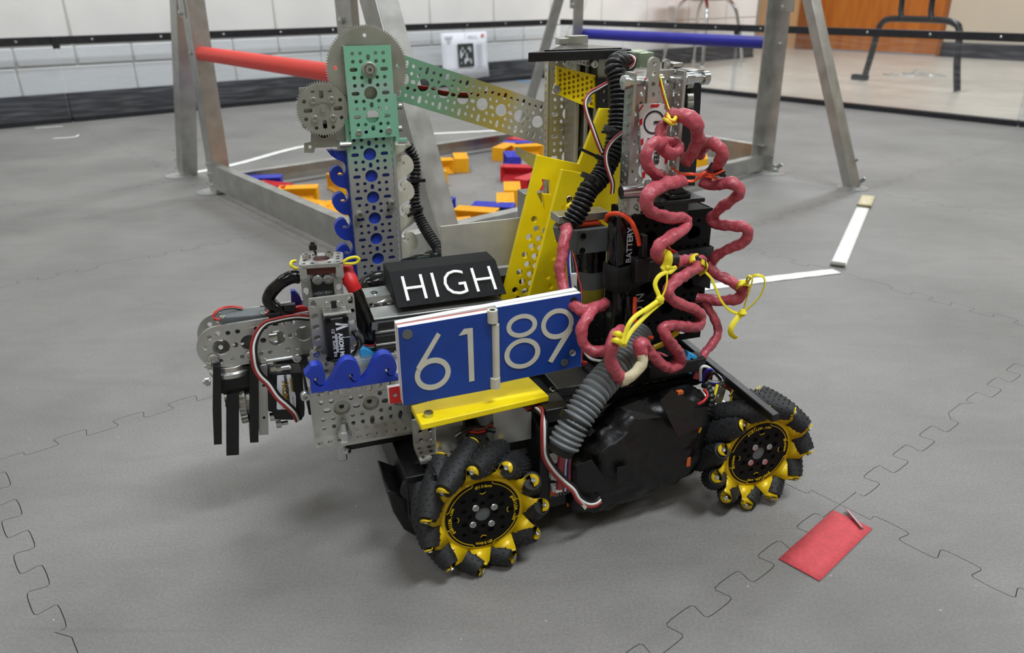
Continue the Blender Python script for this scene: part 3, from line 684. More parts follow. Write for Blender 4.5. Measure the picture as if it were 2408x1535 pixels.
def wheel(u0, v0, h, ph, txt, outer=-1):
    c0 = V((u0, v0, RW))
    g = G(); HY = .0105
    for s in ((-1, 1) if True else (-1,)):
        n = 48
        H = [circ(0, 0, .0300, n)]; g.plate(circ(0, 0, .0365, n), H, .0012, (0, s*HY, 0), UX, ZZ)
    for i in range(NW):
        th = ph+2*math.pi*i/NW; r = V((math.cos(th), 0, math.sin(th))); t = V((-math.sin(th), 0, math.cos(th))); d = (VY+t*h).normalized()
        for s in (-1, 1):
            tc = r*RHO+d*(s*(LH+.0022)); nn = d*s; sd_ = r.cross(nn).normalized()
            ang = math.atan2(tc.z, tc.x); Rb = .0358
            b1 = V((math.cos(ang-.262)*Rb, s*HY, math.sin(ang-.262)*Rb)); b2 = V((math.cos(ang+.262)*Rb, s*HY, math.sin(ang+.262)*Rb))
            S1 = tc+sd_*.0052; S2 = tc-sd_*.0052
            if (S1-b1).length > (S2-b1).length: S1, S2 = S2, S1; q = -1
            else: q = 1
            arc = [tc+(S1-tc)*math.cos(k*math.pi/8)+r*(.0055*math.sin(k*math.pi/8)) for k in range(9)]
            m1 = b1.lerp(S1, .5); m2 = b2.lerp(S2, .5); m1.y = s*.0172; m2.y = s*.0172
            g.add([tuple(p) for p in [b1, b2, m2, m1]+arc], [(0, 1, 2, 3), (3, 2, 12, 4), tuple(range(4, 13))])
    w = g.build('wheel', 'yellowm', rob, smooth=22, label='wheel with yellow spoked side plates'); w.location = c0
    m2 = w.modifiers.new('solid', 'SOLIDIFY'); m2.thickness = .0011; m2.offset = 0
    for i in range(NW):
        th = ph+2*math.pi*i/NW; r = V((math.cos(th), 0, math.sin(th))); t = V((-math.sin(th), 0, math.cos(th))); d = (VY+t*h).normalized()
        mk('roller', RM, w, loc=r*RHO, rot=d.to_track_quat('X', 'Z'))
        for s in (-1, 1): screw(r*(RHO+.0005)+d*(s*(LH+.0026)), d*s, .0021, .0014, w, name='bolt')
    g = G(); H = [circ(0, 0, .0068, 20)]
    for k in range(8): a = k*math.pi/4+.39; H.append(circ(.0175*math.cos(a), .0175*math.sin(a), .0026, 10))
    for k in range(8): a = k*math.pi/4; H.append(circ(.0235*math.cos(a), .0235*math.sin(a), .0021, 10))
    for k in range(4): a = k*math.pi/2; H.append(circ(.0113*math.cos(a), .0113*math.sin(a), .002, 10))
    g.plate(circ(0, 0, .0318, 48), H, .0016, (0, -.0119, 0), UX, ZZ); g.cyl((0, -.0102, 0), (0, .0102, 0), .0285, 40); g.build('hub', 'blackd', w)
    g = G(); g.cyl((0, -.0103, 0), (0, -.0108, 0), .0066, 20); g.build('axle_end', 'greyp', w)
    g = G()
    for k in range(4):       # yellow outline arcs on the black ring
        a0 = k*math.pi/2+.32; a1 = (k+1)*math.pi/2-.32; m_ = 14
        for Ra in (.0296,):
            A = [(Ra*math.cos(a0+(a1-a0)*j/m_), Ra*math.sin(a0+(a1-a0)*j/m_)) for j in range(m_+1)]; A += [((Ra+.0006)*math.cos(a0+(a1-a0)*j/m_), (Ra+.0006)*math.sin(a0+(a1-a0)*j/m_)) for j in range(m_, -1, -1)]
            g.prism(A, (0, -.0122, 0), UX, ZZ, .0004)
        for a in (a0, a1):
            sgn = 1 if a == a1 else -1
            p0 = V((.0298*math.cos(a), -.0121, .0298*math.sin(a))); p1 = V((.0316*math.cos(a+sgn*.06), -.0121, .0316*math.sin(a+sgn*.06))); g.obox((p0+p1)/2, p1-p0, VY, (p1-p0).cross(VY), (p1-p0).length/2, .0002, .0003)
        a = k*math.pi/2; cx, cz = .0235*math.cos(a), .0235*math.sin(a)
        A = [(cx+.0031*math.cos(a+2.2+j*.25), cz+.0031*math.sin(a+2.2+j*.25)) for j in range(9)]; A += [(cx+.0026*math.cos(a+2.2+j*.25), cz+.0026*math.sin(a+2.2+j*.25)) for j in range(8, -1, -1)]
        g.prism(A, (0, -.0122, 0), UX, ZZ, .0004)
    g.build('ring_accent', 'yellowm', w, smooth=0)
    for tx, a in txt: g = G(); arc_text(g, tx, .0038, .0283, a, -.0124, 1); g.build('lettering', 'yellowm', w, smooth=0)
    for k in range(4): a = k*math.pi/2+.62+ph*0; screw((.0113*math.cos(a), -.0119, .0113*math.sin(a)), (0, -1, 0), .0031, .0022, w)
    return w
R90 = math.pi/2
wheel(-.0015, .005, -1, math.radians(78), [('Ø104mm', R90-.03), ('goBILDA.com', math.pi+.0), ('Ø104mm', -R90), ('goBILDA.com', 0.05)])
wheel(WB-.0015, .005, 1, math.radians(83), [('goBILDA.com', R90+.15), ('Ø104mm', math.pi+.1), ('goBILDA.com', -R90+.12), ('Ø104mm', 0.15)])
wheel(0, .318, 1, 1.1, []); wheel(WB, .318, -1, 1.1, [])
# ---------------- chassis
rbox('side_rail', 'black', -.058, -.040, .02, .33, .045, .088, label='black front cross rail')
g = G(); gplate(g, (0, .047, .052), UX, ZZ, -.032, .26, .0); g.build('side_channel', 'alumd', rob)
g = G(); hrow(g, (0, .0485, .076), UX, VY, -.032, .26, 0, .045, rows=[.012, .024, .036]); g.build('side_channel_top', 'alumd', rob)
rbox('side_channel_inner', 'alumd', -.03, .26, .31, .313, .028, .076)
for u0 in (-.02, WB-.02):
    for k in range(0): pass
rbox('cross_channel', 'alumd', -.035, -.01, .05, .31, .03, .074); rbox('cross_channel', 'alumd', WB-.045, WB-.005, .05, .31, .03, .074)
for u0 in (0, WB):
    g = G(); g.cyl((u0, .036, .052), (u0, .32, .052), .004, 12); g.build('axle', 'steel', rob)
# bracket behind the near wheel: upright face plus tread
o_ = Rl('B4', 325, 180, v=.045); b_ = Rl('B4', 780, 195, v=.045); c_ = Rl('B4', 330, 400, v=.045)
g = G(); w_ = (b_-o_).x; hh = o_.z-c_.z; gplate(g, (o_.x+w_/2, .045, 0), ZZ, -UX, c_.z, o_.z, o_.z-.004, hw=w_/2 if w_ < .048 else .024)
hrow(g, (o_.x, .0, c_.z), UX, VY, 0, w_, .02, .045, rows=[.026, .033, .040]); g.build('corner_bracket', 'alum', rob)
# black skid at the nose
g = G(); A = [Rl('P', x, y, v=.05) for x, y in ((900, 1122), (952, 1140), (988, 1180), (985, 1240), (940, 1215), (915, 1175))]
g.prism([(p.x, p.z) for p in A], (0, .03, 0), UX, ZZ, .05); g.build('skid', 'tape', rob, .002)
g = G(); p = Rl('B4', 300, 790, v=.02); g.lathe([(0, .008), (.02, .009), (.026, .007)], p, (0.5, 1, 0), 16); g.build('bumper_tube', 'black', rob)
rbox('front_plate', 'black', -.0395, -.0365, -.0, .05, .03, .1)
# motors hidden under the deck, dark body mass
for u0, v0 in ((.05, .1), (.2, .1), (.05, .23), (.2, .23)):
    g = G(); g.cyl((u0, v0, .055), (u0, v0+.07, .055), .018, 20); g.build('motor', 'black', rob)
rbox('belly_pan', 'blackd', -.03, .26, .06, .30, .024, .028)
# deck
rbox('deck', 'blackd', .064, .236, .035, .30, .116, .124, .001)
rbox('deck', 'blackd', -.03, .064, .10, .30, .116, .122, .001)
for u0, v0 in ((.09, .28), (-.02, .28), (.23, .28), (.23, .07), (.075, .07)): 
    g = G(); g.cyl((u0, v0, .078), (u0, v0, .1155), .004, 10); g.build('standoff', 'alumd', rob)
g = G(); A = Rl('P', 1600, 800, z=.125); B = Rl('P', 1772, 940, z=.115); C_ = Rl('P', 1560, 770, z=.125)
g.obox((A+B)/2, B-A, (B-A).cross(ZZ), ZZ, (B-A).length/2+.03, .004, .0036); g.build('rear_rail', 'black', rob, .001)
# yellow shelf
zplate('shelf', 'yellow', 'P', [(966, 953), (990, 998), (1291, 930), (1242, 884)], .138, .0055, .0008, label='yellow printed shelf')
vs_ = Rl('P', 1008, 978, z=.138); screw(vs_, (0, 0, 1), .004, .004)
vs_ = Rl('P', 1301, 923, z=.126); screw(vs_, (0, 0, 1), .004, .004)
rbox('shelf_post', 'alum', -.03, -.006, .03, .043, .092, .1322)
rbox('battery_tray', 'alumd', .02, .055, .03, .09, .095, .131, label='silver tray under the yellow shelf')
# ---------------- lower left channel with blue wave
c1 = Rl('B2', 1535, 620, v=.069); c2 = Rl('B2', 1828, 565, v=.069)
g = G(); L_ = Rl('B2', 1215, 700, v=.069).x; R_ = Rl('B2', 2265, 700, v=.069).x
cz = Rl('B2', 1535, 620, v=.069).z
g.plate([(L_, -.026), (R_, -.026), (R_, .024), (L_, .024)], gob(L_, R_, c1.x), .0025, (0, .069, cz), UX, ZZ)
hrow(g, (0, .069-.013, cz-.026), UX, VY, L_, R_, 0, .013, r=.0022)
g.cur = 0; g.box(L_, R_, .0715, .105, cz+.021, cz+.0235); g.build('intake_channel', 'alum', rob, .0003)
for x in (1535, 1828):
    g = G(); p = Rl('B2', x, 620 if x == 1535 else 565, v=.0695); g.cyl(p+VY*.003, p+VY*.0045, .0072, 24); g.build('hole_plug', 'gear', rob)
    g = G(); g.cyl(p+V((0, .0024, .0004)), p+VY*.0031, .0021, 12); g.build('plug_hole', 'dark', rob)
for k in range(9):
    x = 1325+k*98; y = 478-k*16.5
    if k in (2, 5): g = G(); g.prism([(q.x, q.z) for q in [Rl('B2', x+a, y+b, v=.0675) for a, b in ((-28, -38), (24, -45), (28, 35), (-20, 42))]], (0, .0675, 0), UX, ZZ, .0015)
    else: g = G(); g.prism([(q.x, q.z) for q in [Rl('B2', x+a, y+b, v=.0675) for a, b in ((-28, -12), (24, -18), (24, 8), (-4, 22), (-26, 12))]], (0, .0675, 0), UX, ZZ, .0015)
    g.build('nut_tab', 'white', rob, .0002)
WT = [(1400, 362), (1450, 290), (1485, 210), (1535, 140), (1590, 112), (1650, 120), (1700, 160), (1725, 215), (1730, 262), (1718, 310), (1690, 335), (1655, 330), (1640, 302), (1655, 272), (1630, 262), (1605, 285), (1612, 325), (1650, 352), (1705, 355), (1750, 335)]
def smooth_poly(P, n=3):
    out = []; N_ = len(P)
    for i in range(N_):
        a, b, c, d = [V((*P[(i+k-1) % N_], 0)) for k in range(4)]
        if (c-b).length > 200: out.append((b.x, b.y)); continue
        for k in range(n):
            t = k/n; p = .5*((2*b)+(c-a)*t+(2*a-5*b+4*c-d)*t*t+(3*b-a-3*c+d)*t**3); out.append((p.x, p.y))
    return out
OUT = [(1215, 468), (1206, 330), (1200, 210), (1222, 180), (1270, 178)]+[(x-368, y+42) for x, y in WT[5:]]+WT+[(x+380, y-58) for x, y in WT[:17]]+[(2030, 290), (2085, 285), (2160, 250), (2170, 325)]
vplate('wave_strip', 'blue', 'B2', [OUT[0]]+smooth_poly(OUT[1:-1], 2)[:-2]+[OUT[-1]], .058, .010, label='blue printed wave strip')
tl = Rl('B2', 1560, 840, v=.062); g = G(); g.lathe([(0, .0055), (.008, .0055), (.009, .004), (.016, .003)], (tl.x, .062, cz-.026), ZZ, 6); g.build('lock_nut', 'steel', rob)
g = G(); a = Rl('B2', 1490, 960, v=.075); b = Rl('B2', 2270, 850, v=.075)
g.box(a.x, b.x+.02, .075, .1, a.z-.012, a.z+.002); g.build('slide_rail', 'black', rob, .001)
g = G(); g.box(a.x-.002, a.x+.006, .07, .1, a.z-.018, a.z+.002); g.build('slide_clamp', 'steel', rob, .001)
screw(Rl('B2', 1580, 1050, v=.07), (0, 0, -1), .004, .003); 
vscrews('B2', [(1145, 480)], .067, .004, .005)
# ---------------- number sign
SV = .030
def sbody(name, mt, zm, pts, v, t, bev=.0004, **k): return vplate(name, mt, zm, pts, v, t, bevel=bev, **k)
LP = [(152, 727), (207, 1507), (1092, 1342), (1088, 1235), (1122, 1230), (1108, 680), (1075, 672), (1066, 572)]
RP = [(1143, 525), (1162, 640), (1182, 1276), (1990, 1112), (1992, 380)]
sign = sbody('number_sign', 'white', 'B3', [(152, 727), (207, 1507), (1092, 1342), (1070, 572)], SV, .0055, label='blue hinged number sign reading 61 and 89')
g = G(); g.plate(PV('B3', LP, SV-.0004), [], .0004, (0, SV-.0006, 0), UX, ZZ); g.build('blue_face', 'bluesign', sign)
g = G(); g.plate(PV('B3', LP[:3]+[(1070, 572)], SV), [], .001, (0, SV+.0058, 0), UX, ZZ); g.build('red_face', 'red', sign)
g = G(); q = PV('B3', [(150, 722), (207, 1505), (1990, 1112), (1992, 377)], SV); g.plate(q, [], .006, (0, SV+.0075, 0), UX, ZZ); g.build('back_panel', 'white', sign, .0004)
g = G(); g.plate(PV('B3', RP, SV+.002), [PV('B3', pcirc(1905, 980, 34), SV+.002)], .0052, (0, SV+.0018, 0), UX, ZZ); g.build('right_panel', 'white', sign, .0004)
g = G(); g.plate(PV('B3', RP, SV+.0012), [PV('B3', pcirc(1905, 980, 34), SV+.0012)], .0004, (0, SV+.0012, 0), UX, ZZ); g.build('blue_face', 'bluesign', sign)
g = G()
hp = [Rl('B3', 1120, 545, v=SV-.001), Rl('B3', 1120, 668, v=SV-.001), Rl('B3', 1140, 680, v=SV+.001), Rl('B3', 1150, 1212, v=SV+.001), Rl('B3', 1145, 1220, v=SV-.001), Rl('B3', 1148, 1320, v=SV-.001)]
hu = hp[3].x-.001
for a, b, r, c in ((0, 1, .0042, -.001), (2, 3, .0030, .0), (4, 5, .0042, -.001)):
    g.cyl((hu+c*1.0-.002*(1 if a == 0 else .3), SV-.001, hp[b].z), (hu+c-.002*(1 if a == 0 else .3), SV-.001, hp[a].z), r, 20)
g.build('hinge_barrel', 'cream', sign)
g = G(); g.cyl((hu-.003, SV-.001, hp[0].z-.0001), (hu-.003, SV-.001, hp[0].z+.0002), .0022, 14); g.build('hinge_bore', 'dark', sign)
def ring(g, zm, cx, cy, ro, ri, v, ryo=None, ryi=None, t=.0003, n=44, sh=0):
    """elliptic ring; sh shears it for the perspective lean"""
    o = [(x+(y-cy)*sh, y-(x-cx)*.16) for x, y in pcirc(cx, cy, ro, n, 0, ryo)]; i = [(x+(y-cy)*sh, y-(x-cx)*.16) for x, y in pcirc(cx, cy, ri, n, 0, ryi)]
    g.plate(PV(zm, o, v), [PV(zm, i, v)], t, (0, v, 0), UX, ZZ)
def quad(g, zm, P, v, t=.0003): g.plate(PV(zm, P, v), [], t, (0, v, 0), UX, ZZ)
dm = 'cream'; v1 = SV-.0010; v2 = SV+.0007
g = G(); ring(g, 'B3', 502, 1190, 180, 128, v1, 160, 108); quad(g, 'B3', [(336, 1130), (545, 775), (582, 800), (442, 1042), (376, 1165)], v1-.0002); g.build('digit_6', dm, sign, smooth=0)
g = G(); quad(g, 'B3', [(762, 808), (815, 740), (903, 730), (920, 1258), (868, 1270), (850, 790)], v1); g.build('digit_1', dm, sign, smooth=0)
g = G(); ring(g, 'B3', 1395, 708, 154, 108, v2, 116, 74); ring(g, 'B3', 1400, 985, 180, 130, v2-.0002, 150, 108); g.build('digit_8', dm, sign, smooth=0)
g = G(); ring(g, 'B3', 1752, 688, 163, 117, v2, 152, 106); quad(g, 'B3', [(1660, 1062), (1790, 840), (1862, 765), (1905, 735), (1890, 775), (1700, 1080)], v2-.0002); g.build('digit_9', dm, sign, smooth=0)
for x, y, r, vq in ((248, 793, 52, v1), (1920, 455, 38, v2)):
    p = Rl('B3', x, y, v=vq); g = G(); g.cyl(p, p+VY*.001, r/4.264/2950*1.0, 24); g.build('magnet', 'greyp' if x < 300 else 'dark', sign)
screw(Rl('B3', 1820, 1073, v=v2), (0, -1, 0), .0034, .0008, sign, 'greyp')
tabp = [(50, 1328), (185, 1305), (195, 1480), (65, 1492)]
o_ = vplate('red_tab', 'white', 'B3', tabp, .0415, .004, holes=[pcirc(125, 1402, 20)], bevel=.0003, label='small red tab')
g = G(); g.plate(PV('B3', [(62, 1330), (188, 1308), (196, 1478), (72, 1490)], .041), [PV('B3', pcirc(125, 1402, 20), .041)], .0004, (0, .041, 0), UX, ZZ); g.build('red_face', 'red', o_)
# ---------------- HIGH block and horizontal slides
P1 = Rl('B3', 145, 535, v=.125); P2 = Rl('B3', 1245, 385, v=.125); P3 = Rl('B3', 65, 172, v=.158); P4 = Rl('B3', 1180, 30, v=.158)
P2.z = P1.z; P3 = V((P1.x-.0, .158, (P3.z+P4.z)/2)); P4 = V((P2.x, .158, P3.z))
g = G(); D1 = V((P1.x, .185, P1.z)); D2 = V((P2.x, .185, P1.z)); D3 = V((P1.x, .185, P3.z)); D4 = V((P2.x, .185, P3.z))
g.add([tuple(p) for p in (P1, P2, P4, P3, D1, D2, D4, D3)], [(0, 1, 2, 3), (5, 4, 7, 6), (3, 2, 6, 7), (4, 5, 1, 0), (4, 0, 3, 7), (1, 5, 6, 2)])
hb = g.build('preset_sign', 'blackd', rob, .0008, label='black slanted block lettered HIGH')
ex = (P2-P1).normalized(); ey = (P3-P1).normalized(); nn = ex.cross(ey); PLN = (P1, nn)
def islands(g):
    par = list(range(len(g.v)))
    def fd(a):
        while par[a] != a: par[a] = par[par[a]]; a = par[a]
        return a
    for f in g.f:
        for a in f[1:]: par[fd(a)] = fd(f[0])
    gr = {}
    for f in g.f: gr.setdefault(fd(f[0]), []).append(f)
    out = []
    for fs_ in gr.values():
        ids = sorted({i for f in fs_ for i in f}); mp = {i: k for k, i in enumerate(ids)}; q = G(); q.add([g.v[i] for i in ids], [tuple(mp[i] for i in f) for f in fs_]); out.append(q)
    return out
ax_ = Rl('B3', 275, 462, pl=PLN); bx_ = Rl('B3', 1145, 345, pl=PLN); hx_ = Rl('B3', 228, 212, pl=PLN)
vs, fs = textgeo('HIGH', 1.0, .02, space=1.12, bold=-.011); xs = [p[0] for p in vs]; ys = [p[1] for p in vs]; W_ = (bx_-ax_).dot(ex); H_ = (hx_-ax_).dot(ey)
g = G(); zb = (ax_-P1).dot(ey)
g.add([tuple(P1+ex*((ax_-P1).dot(ex)-.003+(x-min(xs))/(max(xs)-min(xs))*(W_+.003))+ey*(zb+(y-min(ys))/(max(ys)-min(ys))*H_)+nn*(.0007+z*.06)) for x, y, z in vs], fs)
for gi in islands(g): gi.build('letter', 'white', hb, smooth=0)
for k, (v0, z0, z1, m_) in enumerate(((.105, .1578, .1602, 'alumd'), (.106, .1603, .1663, 'black'), (.109, .1664, .1688, 'alumd'), (.110, .1689, .1758, 'black'), (.114, .1759, .1783, 'alumd'), (.116, .1784, .1858, 'black'), (.121, .1859, .1878, 'alumd'))):
    rbox('slide_rail', m_, Rl('P', 880, 760, v=v0).x, .062, v0, v0+.028, z0, z1, .0006)
rbox('slide_rail', 'greyp', Rl('P', 890, 800, v=.1).x, .062, .098, .13, .132, .155, .001)
rbox('belt', 'dark', Rl('P', 890, 800, v=.1).x, .062, .10, .13, .126, .131, .0006)
for k in range(10):
    p = V((-.045+k*.011, .1045, .162)); g = G(); g.cyl(p, p-VY*.0006, .0009, 8); g.build('ball_stop', 'steel', rob)
lb = G(); p0 = Rl('B1', 1800, 720, v=.155); p1 = Rl('B1', 2130, 690, v=.155); lb.plate([(p0.x, p0.z-.012), (p1.x, p0.z-.012), (p1.x, p0.z+.008), (p0.x, p0.z+.008)], [circ(p0.x+.006+k*.008, p0.z, .002, 10) for k in range(3)], .0025, (0, .155, 0), UX, ZZ)
lb.box(p0.x, p1.x, .1575, .18, p0.z+.0055, p0.z+.008); lb.build('slide_bracket', 'alum', rob, .0003)
screw(Rl('B1', 1895, 610, v=.165), ZZ, .0035, .004)
# grey sheet behind
vplate('guard_sheet', 'frost', 'P', [(1037, 533), (1041, 640), (1236, 618), (1228, 512)], .235, .003, bevel=.0003, label='cloudy bare metal sheet')
rbox('sheet_foot', 'black', .03, .12, .235, .26, .124, .17)
for x, y, r in ((978, 628, .017), (1030, 618, .019), (892, 668, .017)):
    p = Rl('P', x, y, v=.27 if x > 900 else .215); g = G()
    g.tube([p+V((-.02, .0, -.012)), p+V((-.008, 0, .0)), p+V((.008, -.004, .0)), p+V((.02, -.004, -.014))], r*.72, 18, wr=.45, wf=90); g.build('wrapped_joint', 'vinyl', rob, smooth=60)
# ---------------- left tower
TV = .347
tc_ = Rl('A2', 872, 945, v=TV); tt = Rl('A2', 815, 113, v=TV); tu = (tc_.x+tt.x)/2
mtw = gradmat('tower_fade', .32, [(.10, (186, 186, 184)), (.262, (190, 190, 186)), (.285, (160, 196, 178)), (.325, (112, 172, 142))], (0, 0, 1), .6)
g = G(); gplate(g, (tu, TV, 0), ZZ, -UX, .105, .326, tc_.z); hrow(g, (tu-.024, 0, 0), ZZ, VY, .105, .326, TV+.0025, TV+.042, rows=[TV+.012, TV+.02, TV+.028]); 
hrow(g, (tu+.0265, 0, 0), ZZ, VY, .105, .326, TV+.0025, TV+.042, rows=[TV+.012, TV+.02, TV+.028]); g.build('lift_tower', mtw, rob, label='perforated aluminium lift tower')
rbox('tower_liner', 'blue', tu-.0235, tu+.0235, TV+.0032, TV+.006, .11, .322)
mint = gradmat('mint_sheen', .3, [(.30, (136, 198, 168)), (.342, (136, 198, 168)), (.356, (160, 192, 180)), (.37, (136, 200, 168)), (.42, (132, 200, 166))], (0, 0, 1), .25)  # paler middle stop paints a silver sheen across the mint cover
mc = PV('A1', [(550, 462), (1015, 442), (1090, 1380), (630, 1408)], TV-.004); pc = Rl('A1', 800, 695, v=TV-.004)
g = G(); H = gob(-.06, .04, 0); H = [h for h in H if True]
tmz = max(p[1] for p in mc)-.001; bmz = min(p[1] for p in mc)+.0015
H = [[(pc.x-y, pc.z+x) for x, y in h] for h in gob(bmz-pc.z, tmz-pc.z, 0)]
u0_, u1_ = pc.x-.0245, pc.x+.0245
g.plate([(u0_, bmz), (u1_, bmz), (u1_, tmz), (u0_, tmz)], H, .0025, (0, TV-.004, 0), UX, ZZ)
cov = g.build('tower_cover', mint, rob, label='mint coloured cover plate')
g = G(); hrow(g, (u0_, 0, 0), ZZ, VY, bmz, tmz, TV-.0012, TV+.03, rows=[TV+.006, TV+.014, TV+.022]); g.build('cover_flange', 'alum', cov)
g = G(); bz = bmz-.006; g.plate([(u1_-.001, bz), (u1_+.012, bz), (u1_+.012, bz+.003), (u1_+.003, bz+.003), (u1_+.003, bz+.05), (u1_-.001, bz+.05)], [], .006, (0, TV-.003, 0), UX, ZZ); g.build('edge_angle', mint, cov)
for z in (1065, 1290): screw(Rl('A1', 1095, z, v=TV), UX, .0038, .004, cov, 'gear')
g = G(); g.lathe([(0, .0078), (.002, .0078), (.003, .0068), (.003, .0058), (.0015, .0055), (.0015, .0045), (.005, .0042), (.005, .0018), (.001, .0016)], pc+VY*0, -VY, 24); g.build('pivot_hub', 'gear', cov)
vscrews('A1', [(700, 1330), (1000, 1305)], TV-.0045, .0032, .0012, cov, 'gear')
def gear(name, c, r, n, t, mt, holes, par=rob, th=.0022):
    P = []
    for i in range(n):
        for f, rr in ((0, r-th), (.25, r-th), (.4, r), (.6, r), (.85, r-th)):
            a = 2*math.pi*(i+f)/n; P.append((rr*math.cos(a), rr*math.sin(a)))
    g = G(); g.plate(P, holes, t, c, UX, ZZ); return g.build(name, mt, par, smooth=0)
gc = V((pc.x, TV+.0065, pc.z)); gear('large_gear', gc, .0432, 100, .004, 'gear', [circ(.033*math.cos(a), .033*math.sin(a), .0022, 12) for a in (0.05, R90+.0, math.pi-.05, 4.71)])
sc_ = Rl('A1', 340, 1097, v=TV+.001); H = [circ(0, 0, .0075, 24)]
for k in range(4):
    a = k*R90+.03; H.append(slot(.0155*math.cos(a), .0155*math.sin(a), .0095, .0022, a))
for a in (.45, 1.12, 2.7, 2.02, 3.6, 4.27, 5.15, 5.82): H.append(circ(.0205*math.cos(a), .0205*math.sin(a), .0021, 10))
sg = gear('small_gear', sc_, .0282, 62, .004, 'gear', H); 
g = G(); g.cyl(sc_+VY*.001, sc_+VY*.0045, .0073, 24); g.cyl(sc_-VY*.0015, sc_+VY*.002, .003, 14); g.build('gear_bore', 'gear', sg)
for k in range(4): a = .78+k*R90; screw(sc_+V((.0132*math.cos(a), 0, .0132*math.sin(a))), -VY, .0038, .0022, sg, 'gear')
vplate('gear_mount', 'gear', 'A1', [(98, 882), (190, 876), (200, 900), (480, 900), (570, 1000), (578, 1500), (492, 1506), (478, 1472), (262, 1482), (248, 1532), (152, 1530), (150, 1434), (218, 1420), (222, 1290), (135, 1282)], TV+.0085, .003, holes=[pcirc(210, 1475, 18), pcirc(516, 1452, 16), pcirc(348, 1310, 72, 20)], bevel=.0003)
g = G(); p = Rl('A1', 348, 1312, v=TV+.0122); g.cyl(p, p+VY*.02, .0085, 24); g.build('pinion_recess', 'dark', rob)
g = G(); p = Rl('A1', 348, 1100, v=TV+.013); g.cyl(p, p+VY*.06, .017, 28); g.build('lift_motor', 'gear', rob)
g = G(); p = Rl('A1', 620, 1445, v=TV-.002); g.cyl(p, p-UX*.012, .0035, 12); g.build('spacer', 'steel', rob)
vscrews('A2', [(1025, 590), (705, 700)], TV-.001, .004, .005, rob, 'gear')
# waves beside the tower
BT = [(540, 175), (568, 215), (575, 260), (560, 295), (530, 312), (500, 312), (484, 298), (497, 283), (520, 283), (545, 292), (540, 260), (515, 225), (480, 215), (440, 235), (412, 280), (412, 330), (435, 375), (475, 410), (525, 432)]
OUT = [(380, 60), (420, 110), (480, 150)]
for dx, dy in ((0, 0), (28, 268), (48, 530), (68, 788)): OUT += [(x+dx, y+dy) for x, y in BT]
OUT += [(625, 1270), (640, 1400)]
vplate('wave_strip', 'blue', 'A2', [(600, 64)]+[OUT[0]]+smooth_poly(OUT[1:], 2)[:-2]+[(650, 1420), (712, 1420)], TV+.012, .010, label='tall blue printed wave strip')
CT = [(1150, 60), (1105, 90), (1085, 130), (1090, 175), (1115, 205), (1150, 203), (1162, 180), (1146, 166), (1128, 170), (1120, 140), (1150, 115), (1190, 110), (1230, 145), (1250, 205), (1243, 255), (1205, 292)]
OUT = [(1225, 5)]
for dx, dy in ((0, 0), (6, 262), (20, 512), (44, 768)): OUT += [(x+dx, y+dy) for x, y in CT]
OUT += [(1180, 1130), (1160, 1210)]
vplate('wave_strip', 'cream', 'A2', [(1058, 5)]+smooth_poly(OUT, 2)[:-1]+[(1115, 1210)], TV+.012, .008, label='tall cream printed wave strip')
# hose beside the tower
hs = tb('black_conduit', 'black', 'A2', [(1185, 0, .38), (1215, 60, .38), (1245, 130, .38), (1262, 230, .375), (1262, 340, .37), (1255, 450, .37), (1258, 560, .365), (1285, 680, .36), (1340, 800, .35), (1420, 930, .33), (1510, 1060, .31)], .0068, 14, corr=.28, pitch=.0042, step=.0007, smooth=50)
for x, y, w in ((1250, 352, .368), (1275, 640, .36)):
    p = Rl('A2', x, y, v=w); g = G(); g.cyl(p-V((.0, 0, .0018)), p+V((0, 0, .0018)), .0082, 18); q = Rl('A2', x+105, y-5, v=w-.006) if y < 500 else Rl('A2', 1175, 705, v=w-.008)
    g.obox((p+q)/2-VY*.006, q-p, VY, (q-p).cross(VY), (q-p).length/2, .0009, .0019); g.build('cable_tie', 'black', hs, .0002)
# ---------------- lift arm beam
BV = .372; b0 = Rl('A3', 365, 675, v=BV); b1 = Rl('A3', 1650, 1085, v=BV); ex = (b1-b0).normalized(); n_ = -VY; ey = n_.cross(ex)
bl = (Rl('A3', 40, 575, v=BV)-b0).dot(ex); br_ = (Rl('A3', 1760, 1110, v=BV)-b0).dot(ex)
a0 = b0.dot(ex)
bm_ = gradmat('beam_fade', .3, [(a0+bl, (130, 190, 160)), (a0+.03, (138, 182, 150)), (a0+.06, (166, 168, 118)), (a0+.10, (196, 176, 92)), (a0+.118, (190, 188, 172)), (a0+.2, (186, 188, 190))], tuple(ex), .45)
pit = (b1-b0).length/6; sc = pit/.024
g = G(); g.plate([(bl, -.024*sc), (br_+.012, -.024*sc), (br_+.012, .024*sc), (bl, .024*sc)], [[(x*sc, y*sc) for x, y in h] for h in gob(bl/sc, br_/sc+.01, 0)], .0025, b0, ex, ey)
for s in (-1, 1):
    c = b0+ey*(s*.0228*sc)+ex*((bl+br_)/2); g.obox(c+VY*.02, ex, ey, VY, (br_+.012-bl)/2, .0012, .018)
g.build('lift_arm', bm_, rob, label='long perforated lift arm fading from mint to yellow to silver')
tb('servo_wire', 'redwire', 'A3', [(60, 680, .40), (250, 690, .40), (420, 710, .40), (600, 755, .40), (850, 775, .40), (1250, 770, .40), (1700, 900, .40)], .0022, 8)
tb('servo_wire', 'brown', 'A3', [(60, 700, .40), (250, 725, .40), (420, 730, .40), (600, 775, .40), (850, 800, .40), (1250, 785, .40), (1700, 920, .40)], .0022, 8)
